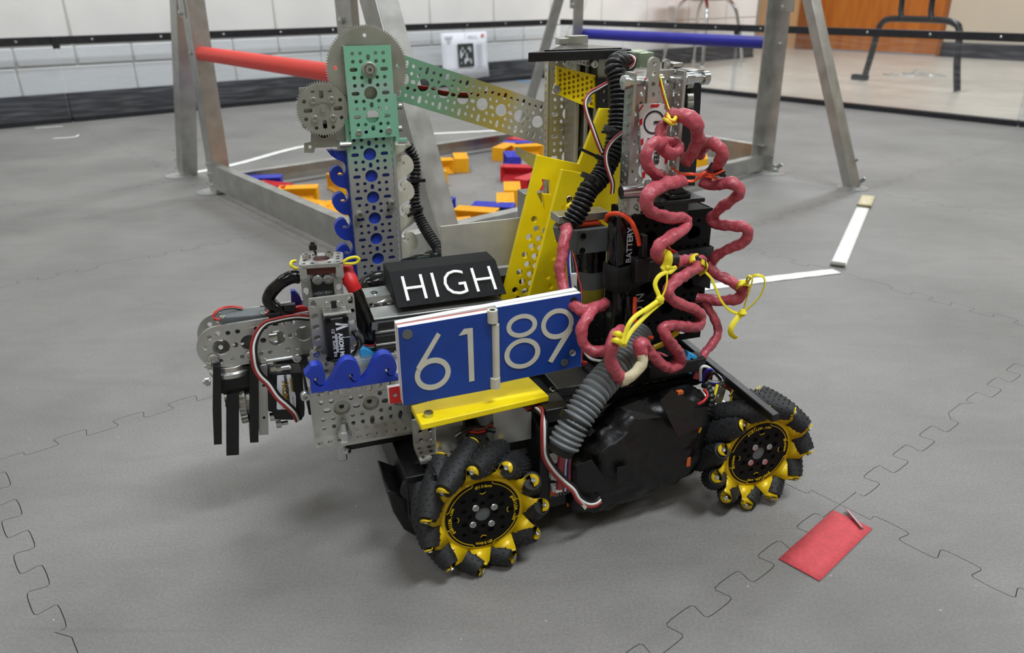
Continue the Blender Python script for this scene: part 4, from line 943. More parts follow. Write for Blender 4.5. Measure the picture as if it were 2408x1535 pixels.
# ---------------- right tower, slides and honeycomb bracket
RV = .31
ul = Rl('A4', 297, 700, v=RV).x; ztop = Rl('A4', 297, 212, v=RV).z
mrt = gradmat('tower_warm', .34, [(.10, (190, 182, 156)), (.30, (192, 184, 158)), (.33, (198, 194, 180)), (.42, (204, 204, 200))], (0, 0, 1), .5)
g = G(); gplate(g, (ul+.024, RV, 0), ZZ, -UX, .11, ztop, .30); hrow(g, (ul-.001, 0, 0), ZZ, VY, .11, ztop, RV, RV+.010, rows=[RV+.006]); hrow(g, (ul+.047, 0, 0), ZZ, VY, .11, ztop, RV, RV+.010, rows=[RV+.006])
g.build('slide_tower', mrt, rob, label='perforated aluminium tower carrying the vertical slides')
u_ = Rl('A4', 485, 700, v=.30).x
for k in range(4):
    a = u_+k*.0108
    g = G(); g.box(a, a+.0022, .278, .306, .15, ztop-.004); g.box(a+.0022, a+.0075, .284, .306, .15, ztop-.004); g.build('slide_rail', 'alumd', rob, .0005)
    g = G(); g.box(a+.0077, a+.0102, .286, .306, .15, ztop-.006); g.build('slide_gap', 'black', rob)
rbox('slide_backer', 'alumd', u_+.044, u_+.055, .285, .306, .15, ztop-.004, label='plain silver rail face')
# honeycomb bracket: two faces meeting at an upright edge
def hexes(P0, P1, P2, P3, nx, ny, r, jit=True):
    out = []
    for i in range(nx):
        for j in range(ny):
            s = (i+.6)/(nx+.2); t = (j+.55+(.5 if i % 2 else 0))/(ny+.5)
            a = (P0[0]+(P1[0]-P0[0])*s, P0[1]+(P1[1]-P0[1])*s); b = (P3[0]+(P2[0]-P3[0])*s, P3[1]+(P2[1]-P3[1])*s)
            x, y = a[0]+(b[0]-a[0])*t, a[1]+(b[1]-a[1])*t; out.append(pcirc(x, y, r, 6, 0, r*1.15))
    return out
hc = [(378, 318), (478, 345), (768, 412), (770, 748), (668, 722), (380, 602)]
hb_ = vplate('honeycomb_bracket', 'yellow', 'A4', hc, .262, .004, holes=hexes((388, 335), (757, 430), (757, 735), (392, 590), 8, 5, 17), bevel=.0003, label='yellow honeycomb printed bracket')
vplate('backing', 'yellow', 'A4', [(x+1, y+1) for x, y in hc], .2662, .003, par=hb_)
for p in ((374, 552), (690, 655), (478, 300)): screw(Rl('A4', *p, v=.2585), -VY, .0042, .003, hb_)
tp = vplate('top_bracket', 'alum', 'A4', [(415, 205), (600, 205), (795, 238), (800, 345), (440, 270)], .268, .0025, holes=[pcirc(463+k*32, 235+k*9, 9, 10, 0, 13) for k in range(9)])
for p in ((430, 225), (750, 300)): screw(Rl('A4', *p, v=.266), -VY, .0042, .003, tp)
g = G(); p0 = Rl('A4', 795, 240, v=.266); p1 = Rl('A4', 1000, 250, v=.266); g.box(p0.x, p1.x, .266, .30, p0.z-.022, p0.z); g.build('bearing_block', 'gear', rob, .0008)
screw(Rl('A4', 838, 215, v=.266), ZZ, .0045, .004)
vplate('camera_bracket', 'black', 'A4', [(775, 470), (830, 440), (1000, 440), (1000, 740), (930, 760), (780, 752)], .258, .003, holes=[pcirc(858, 580, 20), pcirc(855, 670, 20), pcirc(780, 450, 12)])
p0 = Rl('A4', 93, 197, v=.25); zt = p0.z
# black plate on the top
zz_ = .4+.0; A = [(93, 180), (1130, 182)]
a = Rl('A4', 93, 165, v=.245); b = Rl('A4', 1132, 170, v=.245); zt = (a.z+b.z)/2
bk = Rl('A4', 690, 92, z=zt); bk2 = Rl('A4', 1000, 150, z=zt)
g = G(); g.prism([(a.x, .245), (b.x, .245), (b.x+.004, .265), (a.x+.55*(b.x-a.x)+.03, .37), (a.x+.03, .265)], (0, 0, zt), UX, VY, .009); tpl = g.build('top_plate', 'black', rob, .0006, label='black triangular top plate')
g = G(); g.prism([(a.x+.02, .252), (b.x-.008, .252), (b.x-.004, .262), (a.x+.55*(b.x-a.x)+.026, .352), (a.x+.045, .265)], (0, 0, zt+.0012), UX, VY, .0012); g.build('plate_rim', 'vinyl', tpl)
g = G(); p = V((a.x+.08, .345, zt+.002)); g.box(p.x-.008, p.x+.004, p.y-.006, p.y+.006, zt, zt+.007); g.box(p.x+.006, p.x+.03, p.y, p.y+.012, zt, zt+.009); g.build('corner_block', 'gear', tpl, .0006)
# pale green metal pieces at the top
for (x0, y0, x1, y1, w) in ((1080, 188, 1215, 330, .215), (1140, 165, 1290, 300, .24), (1215, 185, 1350, 335, .20)):
    p = Rl('A4', x0, y0, v=w); q = Rl('A4', x1, y1, v=w); g = G(); g.box(p.x, q.x, w, w+.02, q.z, p.z)
    g.build('servo_block', mat('pale_green_metal', (150, 166, 140), .35, .6), rob, .0012)
rbox('cross_bar', 'alumd', Rl('A4', 1200, 345, v=.16).x, Rl('A4', 1530, 345, v=.16).x, .13, .20, .352, .362)
rbox('slide_rail', 'black', Rl('A4', 1120, 345, v=.16).x, Rl('A4', 1190, 345, v=.16).x, .13, .20, .35, .362)
# ---------------- yellow side panels
H4 = [[(460, 325), (535, 335), (553, 478), (478, 470), (490, 620), (410, 450), (442, 425), (470, 375)]]
hx = [(390, 710), (412, 800), (495, 820), (342, 880), (437, 895), (368, 970), (450, 985), (300, 1050), (395, 1065), (325, 1140), (405, 1155), (250, 1215), (350, 1235), (275, 1305), (360, 1320), (210, 1385), (303, 1395), (237, 1470)]
def hexh(x, y, r=34): return [(x+r*math.cos(k*math.pi/3+.35), y+r*1.05*math.sin(k*math.pi/3+.35)) for k in range(6)]
def toA5(x, y): return ((x-1160)*4.04, (y-340)*4.04)
p1_ = [(72, 1512), (428, 103), (815, 188), (1020, -340), (1215, -335), (1215, 640), (1130, 780), (690, 1512)]
vplate('side_panel', 'yellow', 'A5', p1_, .205, .0055, holes=H4+[hexh(*p) for p in hx]+[pcirc(563, 565, 15)], bevel=.0005, label='rear yellow side panel with hexagon cutouts')
hx2 = [(600, 890), (620, 990), (568, 1070), (590, 1165), (518, 1250), (610, 1262), (545, 1345), (485, 1422), (575, 1440)]
vplate('side_panel', 'yellow', 'A5', [(335, 1470), (660, 240), (940, 292), (975, 500), (720, 1430)], .165, .0055, holes=[[(690, 475), (780, 485), (800, 520), (705, 590), (680, 690), (625, 590), (700, 565)]]+[hexh(*p) for p in hx2], bevel=.0005, label='front yellow side panel with hexagon cutouts')
screw(Rl('A5', 716, 515, v=.203), -VY, .0035, .002)
g = G(); vplate('reach_bar', 'alumd', 'P', [(1215, 346), (1264, 366), (1257, 399), (1215, 362)], .232, .003, holes=[pcirc(1222, 353, 1.8, 8), pcirc(1232, 359, 1.8, 8), pcirc(1241, 364, 1.8, 8), pcirc(1250, 371, 1.8, 8)])
g = G(); p = Rl('P', 1232, 455, v=.225); q = Rl('P', 1275, 520, v=.225); g.box(p.x, q.x, .225, .245, q.z, p.z); g.build('corner_box', 'alumd', rob, .0006)
# ---------------- motor and gearbox
ga = [Rl('A5', x, y, v=.105) for x, y in ((800, 830), (1060, 822), (1060, 1018), (835, 1030))]
g = G(); zb_, zt_ = ga[2].z, ga[0].z+.001; g.box(ga[0].x, ga[1].x+.004, .105, .15, zb_, zt_); g.add([(ga[0].x, .105, zb_), (ga[0].x, .105, zt_), (ga[0].x-.016, .125, zt_), (ga[0].x-.012, .125, zb_+.008), (ga[0].x, .15, zb_), (ga[0].x, .15, zt_)], [(0, 1, 2, 3), (1, 5, 2), (0, 3, 4)])
gb = g.build('gearbox', 'greyp', rob, .0008); 
for p in ((855, 868), (845, 1005)): screw(Rl('A5', *p, v=.1048), -VY, .0028, .0008, gb, 'blackd')
g = G(); p0 = Rl('A5', 615, 715, v=.12); g.box(p0.x, ga[1].x+.01, .118, .138, zt_+.004, zt_+.011); g.build('motor_channel', 'alum', rob, .0004)
screw(Rl('A5', 770, 880, v=.115), -VY, .0048, .006)
rbox('ring_wire_guard', 'orange', ga[0].x-.002, ga[1].x, .112, .14, zt_+.001, zt_+.0038)
mc_ = Rl('A5', 925, 1200, v=.125)
for nm, y0, y1, mt_, r in (('motor_can', 1030, 1235, 'vinyl', .0152), ('motor_band', 1235, 1402, 'greyp', .0148), ('motor_label', 1402, 1530, mat('olive_label', (150, 136, 40), .5), .0149), ('motor_base', 1530, 1900, 'black', .0148)):
    z0 = Rl('A5', 925, y1, v=.11).z; z1 = Rl('A5', 925, y0, v=.11).z; g = G(); g.cyl((mc_.x, .128, z0), (mc_.x, .128, z1), r, 32); g.build(nm, mt_, rob)
vplate('support_plate', 'black', 'A6', [(230, 960), (400, 900), (420, 1200), (360, 1260), (215, 1200)], .09, .003, holes=[pcirc(370, 1000, 11), pcirc(322, 1050, 11), pcirc(310, 1165, 11), pcirc(365, 1160, 11), pcirc(265, 1178, 11)])
# little wires by the motor
for k, m_ in enumerate(('barblue', 'white', 'black', 'greyp', 'black', 'rtape')):
    tb('motor_wire', m_, 'A6', [(118+k*3, 520, .10), (112+k*10, 600+k*4, .095), (118+k*12, 700, .09), (128+k*15, 790, .085), (135+k*14, 880, .08)], .0012, 6)
g = G(); p = Rl('A5', 765, 1310, v=.085); g.box(p.x-.002, p.x+.003, .085, .088, p.z-.008, p.z+.008); g.build('wire_label', 'white', rob)
# ---------------- black corrugated conduit
cn = tb('black_conduit', 'black', 'A4', [(1085, 300, .175), (1040, 272, .16), (985, 290, .15), (958, 350, .145), (985, 440, .14), (998, 560, .135), (1000, 700, .13), (992, 880, .125), (975, 1020, .12), (945, 1180, .115), (875, 1330, .11), (800, 1460, .105)] + [((x/4.04+1160-1220)*4.263, (y/4.04+340-80)*4.263, w) for x, y, w in ((905, 430, .10), (830, 590, .095), (740, 740, .092))], .0093, 18, corr=.26, pitch=.0042, step=.00065, smooth=50, label='thick black corrugated conduit')
def tie(zm, p, q, tail, par, v, r, mt='black', w=.0022):
    """cable tie ring around the line p->q direction, with head and tail"""
    a = Rl(zm, *p, v=v); b = Rl(zm, *q, v=v); d = (b-a).normalized(); c = (a+b)/2
    g = G(); g.lathe([(-w, r*.96), (-w, r), (w, r), (w, r*.96)], c, d, 22, cap=False)
    if tail: t = Rl(zm, *tail, v=v-.006); e = c-VY*r*.8+(t-c).normalized()*r*.6; g.obox((e+t)/2, t-e, VY, (t-e).cross(VY), (t-e).length/2, .0006, .0013); g.obox(e, t-e, VY, (t-e).cross(VY), .003, .002, .0028)
    return g.build('cable_tie', mt, par, .0002)
tie('A4', (955, 965), (945, 985), (830, 978), cn, .122, .0099)
tie('A4', (880, 1250), (860, 1290), (605, 1145), cn, .112, .0099)
tie('A5', (940, 300), (925, 335), (945, 330), cn, .10, .0099)
tie('A5', (745, 740), (725, 770), (620, 800), cn, .092, .0052)
tie('A4', (1060, 240), (1040, 262), (1090, 300), cn, .16, .0062)
def ribbon(zm, pts, mts=('rwd', 'white', 'black'), r=.0009, v0=0, name='servo_lead', par=rob, off=None):
    o = None
    for k, m_ in enumerate(mts):
        dx = (k-(len(mts)-1)/2)
        g = G(); P = [Rl(zm, x, y, v=w) for x, y, w in pts]; n = len(P); Q2 = []
        for i, p in enumerate(P):
            t = (P[min(i+1, n-1)]-P[max(i-1, 0)]).normalized(); s = t.cross(VY).normalized(); Q2.append(p+s*dx*r*1.7+VY*(.0006*dx))
        g.tube(Q2, r, 7)
        if o is None: o = g.build(name, m_, par, smooth=60)
        else: g.build('strand', m_, o, smooth=60)
    return o
ribbon('A4', [(985, 250, .15), (1040, 215, .15), (1120, 210, .155), (1165, 250, .15), (1150, 310, .15), (1110, 345, .15)])
ribbon('A4', [(880, 500, .135), (800, 545, .125), (710, 600, .118), (668, 680, .112), (685, 790, .108), (740, 940, .104), (790, 1080, .10), (835, 1190, .098)])
ribbon('A4', [(1080, 970, .10), (1000, 1020, .095), (920, 1100, .09), (880, 1190, .088), (880, 1290, .086), (910, 1400, .085), (940, 1500, .085), (935, 1600, .085)])
# ---------------- switch channel
wa = Rl('A4', 1085, 395, v=.075); wr = Rl('A4', 1650, 385, v=.075); zt = wa.z+.0; zb = .262
W3 = .088
ua = Rl('A4', 1158, 395, v=.075).x; ub = ua+.0445
g = G(); g.plate([(zb, -.0222), (zt, -.0222), (zt, .0222), (zb, .0222)], [[(x, y*.9) for x, y in h] for h in gob(zb, zt, zt-.034)], .0025, ((ua+ub)/2, W3, 0), ZZ, -UX)
hrow(g, (ua, 0, 0), ZZ, VY, zb, zt, .075, W3, rows=[.0815]); hrow(g, (ub+.0012, 0, 0), ZZ, VY, zb, zt, .075, W3, rows=[.0815]); swc = g.build('switch_channel', 'alum', rob, label='upright aluminium channel holding the power button sign')
g = G(); H = []; 
for s_, x in ((0, ua), (1, ub)):
    g = G(); z = zb+.006
    while z < zt-.003:
        p = V((x-(.0026 if not s_ else .0014), .0815, z)); g.lathe([(0, .0019), (.0004, .0019), (.0005, .001)], p, -UX, 8); z += .008
    g.build('hole_row', 'steel', swc)
g = G(); p0 = Rl('A4', 1100, 485, v=.079); p1 = Rl('A4', 1430, 468, v=.079); zx = (p0.z+p1.z)/2; g.cyl((p0.x-.004, .079, zx), (p1.x, .079, zx), .0040, 18); g.lathe([(0, .0055), (.004, .0058), (.005, .004)], (p0.x-.001, .079, zx), -UX, 16); g.cyl((p1.x-.010, .079, zx), (p1.x, .079, zx), .0052, 18); g.build('cross_spacer', 'steel', rob)
g = G(); p0 = Rl('A4', 1500, 458, v=.09); p1 = Rl('A4', 1880, 445, v=.09); zx2 = p0.z; g.cyl((p0.x, .09, zx2), (p1.x, .09, zx2), .0036, 16); g.lathe([(0, .0062), (.009, .0062)], (Rl('A4', 1560, 455, v=.09).x, .09, zx2), UX, 6); g.cyl((Rl('A4', 1660, 455, v=.09).x, .09, zx2), (Rl('A4', 1740, 455, v=.09).x, .09, zx2), .0052, 16); g.lathe([(0, .0055), (.005, .0058), (.006, .003)], (p1.x-.004, .09, zx2), UX, 14); g.build('belt_shaft', 'steel', rob)
def pillbar(name, zm, x0, x1, y0, y1, v, t=.006, mt='alum'):
    a_ = Rl(zm, x0, y0, v=v); b_ = Rl(zm, x1, y1, v=v); w = (b_.x-a_.x); r = w/2; cx = (a_.x+b_.x)/2; P = [(b_.x, b_.z), (b_.x, a_.z-r)]
    P = [(a_.x, b_.z), (b_.x, b_.z)]+[(cx+r*math.cos(k*math.pi/8), a_.z-r+r*math.sin(k*math.pi/8)) for k in range(9)]
    H = []; z = a_.z-r
    while z > b_.z+.004: H.append(circ(cx, z, .0019, 10)); z -= .008
    g = G(); g.plate(P, H, t, (0, v, 0), UX, ZZ); return g.build(name, mt, rob, .0004)
pillbar('tab_bar', 'A4', 1315, 1392, 232, 690, .068, .004)
pillbar('tab_bar', 'A4', 1460, 1515, 250, 350, .12, .004, 'steel')
# sign with power symbol
ps = vplate('power_sign', 'white', 'A4', [(1206, 712), (1218, 704), (1440, 698), (1455, 710), (1502, 1390), (1490, 1402), (1255, 1470), (1242, 1460)], .0855, .002, bevel=.0003, label='white power button sign with red dashes')
g = G(); c_ = Rl('A4', 1355, 885, v=.0852); Ro, Ri = .0098, .0083
arc_ = [(Ro*math.cos(a), Ro*math.sin(a)) for a in [math.radians(25+310*k/36) for k in range(37)]]+[(Ri*math.cos(a), Ri*math.sin(a)) for a in [math.radians(335-310*k/36) for k in range(37)]]
g.plate(arc_, [], .0003, (c_.x, .0852, c_.z), UX, ZZ); g.box(c_.x, c_.x+.0125, .0849, .0852, c_.z-.0010, c_.z+.0010)
a_ = Rl('A4', 1370, 1010, v=.0852); addtext(g, 'POWER', .0072, .0003, a_, -ZZ, UX, bold=.00025, space=1.05)
a_ = Rl('A4', 1293, 1040, v=.0852); addtext(g, 'BUTTON', .0072, .0003, a_, -ZZ, UX, bold=.00025, space=1.05)
g.build('sign_print', 'ink', ps, smooth=0)
for (x, y) in ((1225, 890), (1236, 1090), (1245, 1255), (1252, 1420), (1478, 1275), (1470, 1110)): quadp = [(x-14, y+30), (x-14, y-30), (x+14, y-48), (x+14, y+12)]; g = G(); quad(g, 'A4', quadp, .0852); g.build('red_dash', 'sred', ps, smooth=0)
g = G(); quad(g, 'A4', [(1318, 738), (1330, 705), (1415, 702), (1400, 730)], .0852); g.build('red_dash', 'sred', ps, smooth=0)
g = G(); quad(g, 'A4', [(1205, 760), (1240, 708), (1255, 708), (1206, 785)], .0852); g.build('red_dash', 'sred', ps, smooth=0)
# strap at the right of the channel
g = G(); g.plate(PV('A4', [(1655, 395), (1835, 388), (1822, 700), (1765, 1520), (1600, 1520), (1650, 700)], .118), [], .004, (0, .118, 0), UX, ZZ); st_ = g.build('belt', 'fabric', rob, .0004, label='black webbing belt')
g = G()
for k in range(26): p = Rl('A4', 1752-k*1.2, 600+k*21, v=.1176); g.box(p.x-.0002, p.x+.0002, .1174, .118, p.z-.0006, p.z+.0006)
g.build('stitching', 'inkgrey', st_, smooth=0)
for (x0, y0, x1, y1, w) in ((1700, 360, 1858, 425, .10), (1538, 290, 1650, 345, .16)):
    p = Rl('A4', x0, y0, v=w); q = Rl('A4', x1, y1, v=w); g = G(); g.box(p.x, q.x, w, w+.02, p.z-.004, p.z); g.box(p.x, p.x+.0025, w, w+.02, q.z, p.z); g.box(q.x-.0025, q.x, w, w+.02, q.z, p.z); g.build('belt_clamp', 'steel', rob, .0008)
    g = G(); g.box(p.x+.003, q.x-.003, w+.001, w+.019, q.z, p.z-.0042); g.build('belt_end', 'dark', rob)
for y in (500, 640, 700): 
    p = Rl('A4', 1672, y, v=.12); g = G(); g.cyl(p, p+UX*.006, .0045, 14); g.build('pulley', 'gear', rob)
# ---------------- perforated black box, battery and rocker switch
bx0 = Rl('A6', 565, 600, v=.085).x; bx1 = Rl('A6', 1118, 600, v=.085).x; bz1 = Rl('A6', 1118, 215, v=.085).z; bz0 = .138
g = G(); o_c = ((bx0+bx1)/2, .085, 0); Wb = bx1-bx0; H = []
for row, zc_ in enumerate([bz1-.022-.024*k for k in range(6)]):
    for cu_ in (bx0+Wb*.22, bx0+Wb*.5, bx0+Wb*.78):
        if zc_-.008 > bz0+.002: H.append(circ(cu_, zc_, .0068, 18))
    for k in range(9):
        cu_ = bx0+Wb*.06+k*Wb*.11
        for dz in (.0115, ):
            if bz0+.004 < zc_+dz < bz1-.004 : H.append(circ(cu_, zc_+dz, .0019, 8))
g.plate([(bx0, bz0), (bx1, bz0), (bx1, bz1), (bx0, bz1)], H, .004, (0, .085, 0), UX, ZZ)
g.box(bx0, bx0+.003, .089, .13, bz0, bz1); g.box(bx1-.003, bx1, .089, .13, bz0, bz1); g.box(bx0, bx1, .089, .13, bz1-.004, bz1); g.box(bx0, bx1, .125, .13, bz0, bz1-.004)
pb = g.build('perforated_box', 'blackd', rob, .0004, label='black perforated printed box')
a0_ = Rl('A6', 374, 560, v=.072).x; a1_ = Rl('A6', 570, 560, v=.050).x; zt1 = Rl('A6', 480, 262, v=.06).z
g = G(); nz = 26; C_ = [V(((a0_+a1_)/2, .061, .145+(zt1-.145)*i/(nz-1))) for i in range(nz)]; hw_, hd = (a1_-a0_)/2, .011
vs = []; na = 28
for i, c in enumerate(C_):
    e = 1-.12*max(0, (i-(nz-4))/3)**2
    for k in range(na):
        a = 2*math.pi*k/na; cx = math.copysign(abs(math.cos(a))**.35, math.cos(a))*hw_*e; cy = math.copysign(abs(math.sin(a))**.35, math.sin(a))*hd*e
        q = c+V((cx, cy, 0)); w = .0009*noise.noise(q*70)+.0006*noise.noise(q*190); vs.append(tuple(q+V((cx, cy, 0)).normalized()*w))
g.add(vs, [(i*na+k, i*na+(k+1) % na, (i+1)*na+(k+1) % na, (i+1)*na+k) for i in range(nz-1) for k in range(na)]+[tuple(range(na-1, -1, -1)), tuple(range((nz-1)*na, nz*na))])
bat = g.build('battery', 'vinyl', rob, smooth=60, label='shiny black wrapped battery pack')
for s_, (x, y, z_) in (('BATTERY', (562, 565, .0)),):
    g = G(); p = Rl('A6', x-2, y+30, v=.0525); addtext(g, s_, .0075, .0003, V((a1_-.0008, .0490, p.z)), ZZ, -UX, bold=.0001); g.build('lettering', 'inkgrey', bat, smooth=0)
g = G(); p = Rl('A6', 640, 880, v=.0845); addtext(g, 'A X O N', .012, .0003, p+V((.002, 0, -.038)), ZZ, -UX, bold=.0001); g.build('box_print', 'inkgrey', pb, smooth=0)
g = G(); vs = []
SP = [(a0_-.0006, .070), (a0_-.0012, .060), (a0_+.002, .0485), (a1_-.003, .0475), (a1_+.006, .053), (a1_+.02, .064), (a1_+.045, .079), (bx1-.006, .081), (bx1+.002, .083), (bx1+.0025, .12)]
zc_ = Rl('A6', 470, 730, v=.05).z
for x, y in SP:
    f = min(1, max(0, (x-a0_)/(bx1-a0_))); zq = zc_-.003*f+.002*math.sin(x*90)
    for dz in (-.0115, -.004, .004, .0115): vs.append((x, y, zq+dz))
g.add(vs, [(i*4+j, (i+1)*4+j, (i+1)*4+j+1, i*4+j+1) for i in range(len(SP)-1) for j in range(3)])
o = g.build('strap', 'fabric', bat, smooth=60, label='black hook-and-loop strap'); s_m = o.modifiers.new('solid', 'SOLIDIFY'); s_m.thickness = .0016; s_m.offset = 1
vplate('foam_pad', 'fabric', 'A6', [(1010, 700), (1140, 690), (1135, 795), (1010, 765)], .0835, .002)
# plug and leads
q0 = Rl('A6', 555, 735, v=.046); q1 = Rl('A6', 668, 550, v=.046)
g = G(); g.box(q0.x, q1.x, .036, .047, q0.z, q1.z); g.box(q0.x+.006, q1.x-.003, .038, .046, q1.z, q1.z+.02); g.build('power_plug', 'black', rob, .0012)
q0 = Rl('A6', 672, 735, v=.05); q1 = Rl('A6', 790, 590, v=.05); g = G(); g.box(q0.x, q1.x, .05, .06, q0.z, q1.z); g.build('power_plug', 'black', rob, .0012)
tb('power_lead', 'orange', 'A6', [(383, 300, .075), (400, 262, .062), (450, 250, .052), (505, 262, .046), (560, 305, .043), (595, 370, .042), (615, 430, .042), (624, 480, .042)], .0019, 12)
tb('power_lead', 'black', 'A6', [(400, 310, .075), (420, 285, .066), (470, 278, .058), (520, 300, .056), (560, 350, .056), (590, 420, .058)], .0019, 12)
tb('power_lead', 'orange', 'A6', [(594, 860, .05), (590, 930, .044), (592, 1010, .04), (612, 1080, .036), (660, 1130, .03), (725, 1150, .024)], .0019, 12)
tb('power_lead', 'black', 'A6', [(540, 850, .05), (545, 940, .046), (560, 1030, .044), (590, 1100, .04), (640, 1145, .036), (720, 1160, .03)], .0019, 12)
tb('power_lead', 'redwire', 'A6', [(830, 490, .075), (850, 515, .072), (890, 540, .07), (900, 600, .07)], .0017, 10)
tb('yellow_tube', 'yellowm', 'A6', [(730, 1220, .03), (800, 1190, .028), (830, 1160, .03), (900, 1105, .035)], .0024, 10)
# rocker switch
zz1 = Rl('A6', 900, 150, v=.07).z
k0 = Rl('A6', 722, 150, v=.07).x; k1 = Rl('A6', 1080, 150, v=.07).x
g = G(); g.box(k0, k1, .065, .118, zz1-.0035, zz1+.0005); rs = g.build('rocker_switch', 'black', rob, .0012, label='black rocker switch')
g = G(); g.box(k0+.012, k1-.012, .072, .11, bz1-.002, zz1-.0036); g.build('switch_body', 'black', rs, .0008)
g = G(); g.box(k0+.016, k1-.012, .070, .112, zz1+.0005, zz1+.004); g.add([(k0+.018, .073, zz1+.004), (k1-.014, .073, zz1+.004), (k1-.014, .109, zz1+.004), (k0+.018, .109, zz1+.004), ((k0+k1)/2+.004, .073, zz1+.011), ((k0+k1)/2+.004, .109, zz1+.011)], [(0, 1, 4), (3, 5, 2), (0, 4, 5, 3), (1, 2, 5, 4)]); g.build('rocker', 'vinyl', rs, .0004)
g = G(); p = Rl('A6', 600, 180, v=.09); p2 = Rl('A6', 740, 165, v=.09); g.box(p.x, p2.x, .085, .12, p.z-.006, p.z+.0); g.build('switch_bracket', 'alum', rob, .0004)
g = G(); p = Rl('A6', 515, 98, v=.068); g.cyl(p-UX*.003, p+UX*.016, .0056, 18); g.build('spacer', 'steel', rob)
g = G(); p = Rl('A6', 545, 60, v=.1); g.box(p.x, p.x+.004, .098, .118, p.z-.04, p.z+.03); g.build('lower_channel', 'alumd', rob)
# ---------------- electronics, tape bundle, grey loom
g = G(); N1, N2, N3 = 26, 8, 16; x0, x1, y0, y1, z0, z1 = .084, .222, .004, .05, .022, .112
def wrap(nu, nv, nw):
    faces = []; idx = {}; vs = []
    def vert(i, j, k):
        key = (i, j, k)
        if key not in idx:
            a, b, c = 2*i/nu-1, 2*j/nv-1, 2*k/nw-1
            p = V((a, b, c)); mx = max(abs(a), abs(b), abs(c)); l = (abs(a)**5+abs(b)**5+abs(c)**5)**.2; p = p*(mx/l) if l else p
            q = V(((x0+x1)/2+p.x*(x1-x0)/2, (y0+y1)/2+p.y*(y1-y0)/2, (z0+z1)/2+p.z*(z1-z0)/2))
            q.z += .012*(q.x-.15)/.07*(1 if True else 0)*.8
            if c < 0: q.z += .012*max(0, (a-.1))  # rises to the right
            if a < 0 and c > 0: q.z -= .030*max(0, -a-.2)*c
            n1 = noise.noise(V((q.x*28, q.y*28, q.z*28))); n2 = 1-abs(noise.noise(V((q.x*60+5, q.y*60, q.z*60))))*2
            d = p.normalized(); q += d*(.005*n1+.0028*n2+.001*noise.noise(q*260)); idx[key] = len(vs); vs.append(tuple(q))
        return idx[key]
    for i in range(nu):
        for k in range(nw):
            for j in (0, nv):
                f = [vert(i, j, k), vert(i+1, j, k), vert(i+1, j, k+1), vert(i, j, k+1)]; faces.append(tuple(f if j == 0 else f[::-1]))
    for i in range(nu):
        for j in range(nv):
            for k in (0, nw):
                f = [vert(i, j, k), vert(i, j+1, k), vert(i+1, j+1, k), vert(i+1, j, k)]; faces.append(tuple(f if k == 0 else f[::-1]))
    for j in range(nv):
        for k in range(nw):
            for i in (0, nu):
                f = [vert(i, j, k), vert(i, j, k+1), vert(i, j+1, k+1), vert(i, j+1, k)]; faces.append(tuple(f if i == 0 else f[::-1]))
    return vs, faces
g.add(*wrap(44, 12, 30)); tpw = g.build('taped_bundle', 'tape', rob, smooth=60, label='control box wrapped in crumpled black cloth tape')
# tape flaps, each a loose sheet
def flap(name, zm, P, v, mt='tape', par=tpw, t=.0006):
    q = [Rl(zm, x, y, v=w) for x, y, w in P]; g = G(); g.add([tuple(p) for p in q], [tuple(range(len(q)))]); o = g.build(name, mt, par, smooth=0); m2 = o.modifiers.new('solid', 'SOLIDIFY'); m2.thickness = t; return o
flap('tape_flap', 'B5', [(1085, 560, -.004), (1180, 475, .002), (1380, 585, .0), (1330, 700, -.006), (1200, 690, -.007), (1120, 650, -.007)], 0, 'vinyl')
flap('tape_flap', 'B5', [(735, 1110, -.005), (860, 1080, -.006), (900, 1280, -.004), (725, 1260, -.004)], 0)
flap('tape_flap', 'B5', [(400, 1100, -.002), (530, 1045, -.006), (690, 1290, -.003), (420, 1330, .0)], 0)
flap('tape_flap', 'B5', [(760, 620, .0), (920, 560, -.002), (1100, 700, -.008), (900, 720, -.007)], 0)
flap('tape_flap', 'B5', [(1120, 640, -.008), (1480, 610, .004), (1460, 760, .0), (1230, 860, -.006)], 0)
rbox('control_hub', 'black', .082, .225, .04, .115, .112, .134, .001, label='black electronics case')
g = G(); a_ = Rl('B5', 760, 500, v=.0395); addtext(g, 'DIGITAL  I2C  SERVO', .005, .0002, V((a_.x, .0397, .121)), UX, ZZ); g.build('case_print', 'inkgrey', rob, smooth=0)
eh = rbox('expansion_hub', 'black', .057, .084, .018, .09, .028, .112, .001, label='black electronics case beside the near wheel')
for (x, y) in ((205, 1030), (215, 1170), (225, 1270)):
    p = Rl('B5', x, y, v=.016); g = G(); g.box(p.x-.0035, p.x+.0035, .012, .018, p.z-.003, p.z+.003); g.box(p.x-.002, p.x+.0045, .009, .012, p.z-.002, p.z+.0006); g.build('connector', 'white', eh, .0005)
for (x, y, w, h_) in ((205, 1010, 24, 16), (215, 1315, 34, 30), (362, 1405, 42, 22)):
    p = Rl('B5', x, y, v=.0175); g = G(); g.box(p.x-w/9500, p.x+w/9500, .0165, .018, p.z-h_/10500, p.z+h_/10500); g.build('orange_label', 'board', eh)
g = G(); p = Rl('B5', 185, 1360, v=.0172); addtext(g, 'MOTOR', .0055, .0003, p, UX, ZZ); g.build('case_print', 'inkgrey', eh, smooth=0)
for (x, y, w, h_, vq) in ((1250, 495, 26, 14, .002), (1315, 1060, 18, 48, .004)):
    p = Rl('B5', x, y, v=vq); g = G(); g.box(p.x-w/9500, p.x+w/9500, vq-.002, vq+.002, p.z-h_/10500, p.z+h_/10500); g.build('orange_label', 'board', tpw)
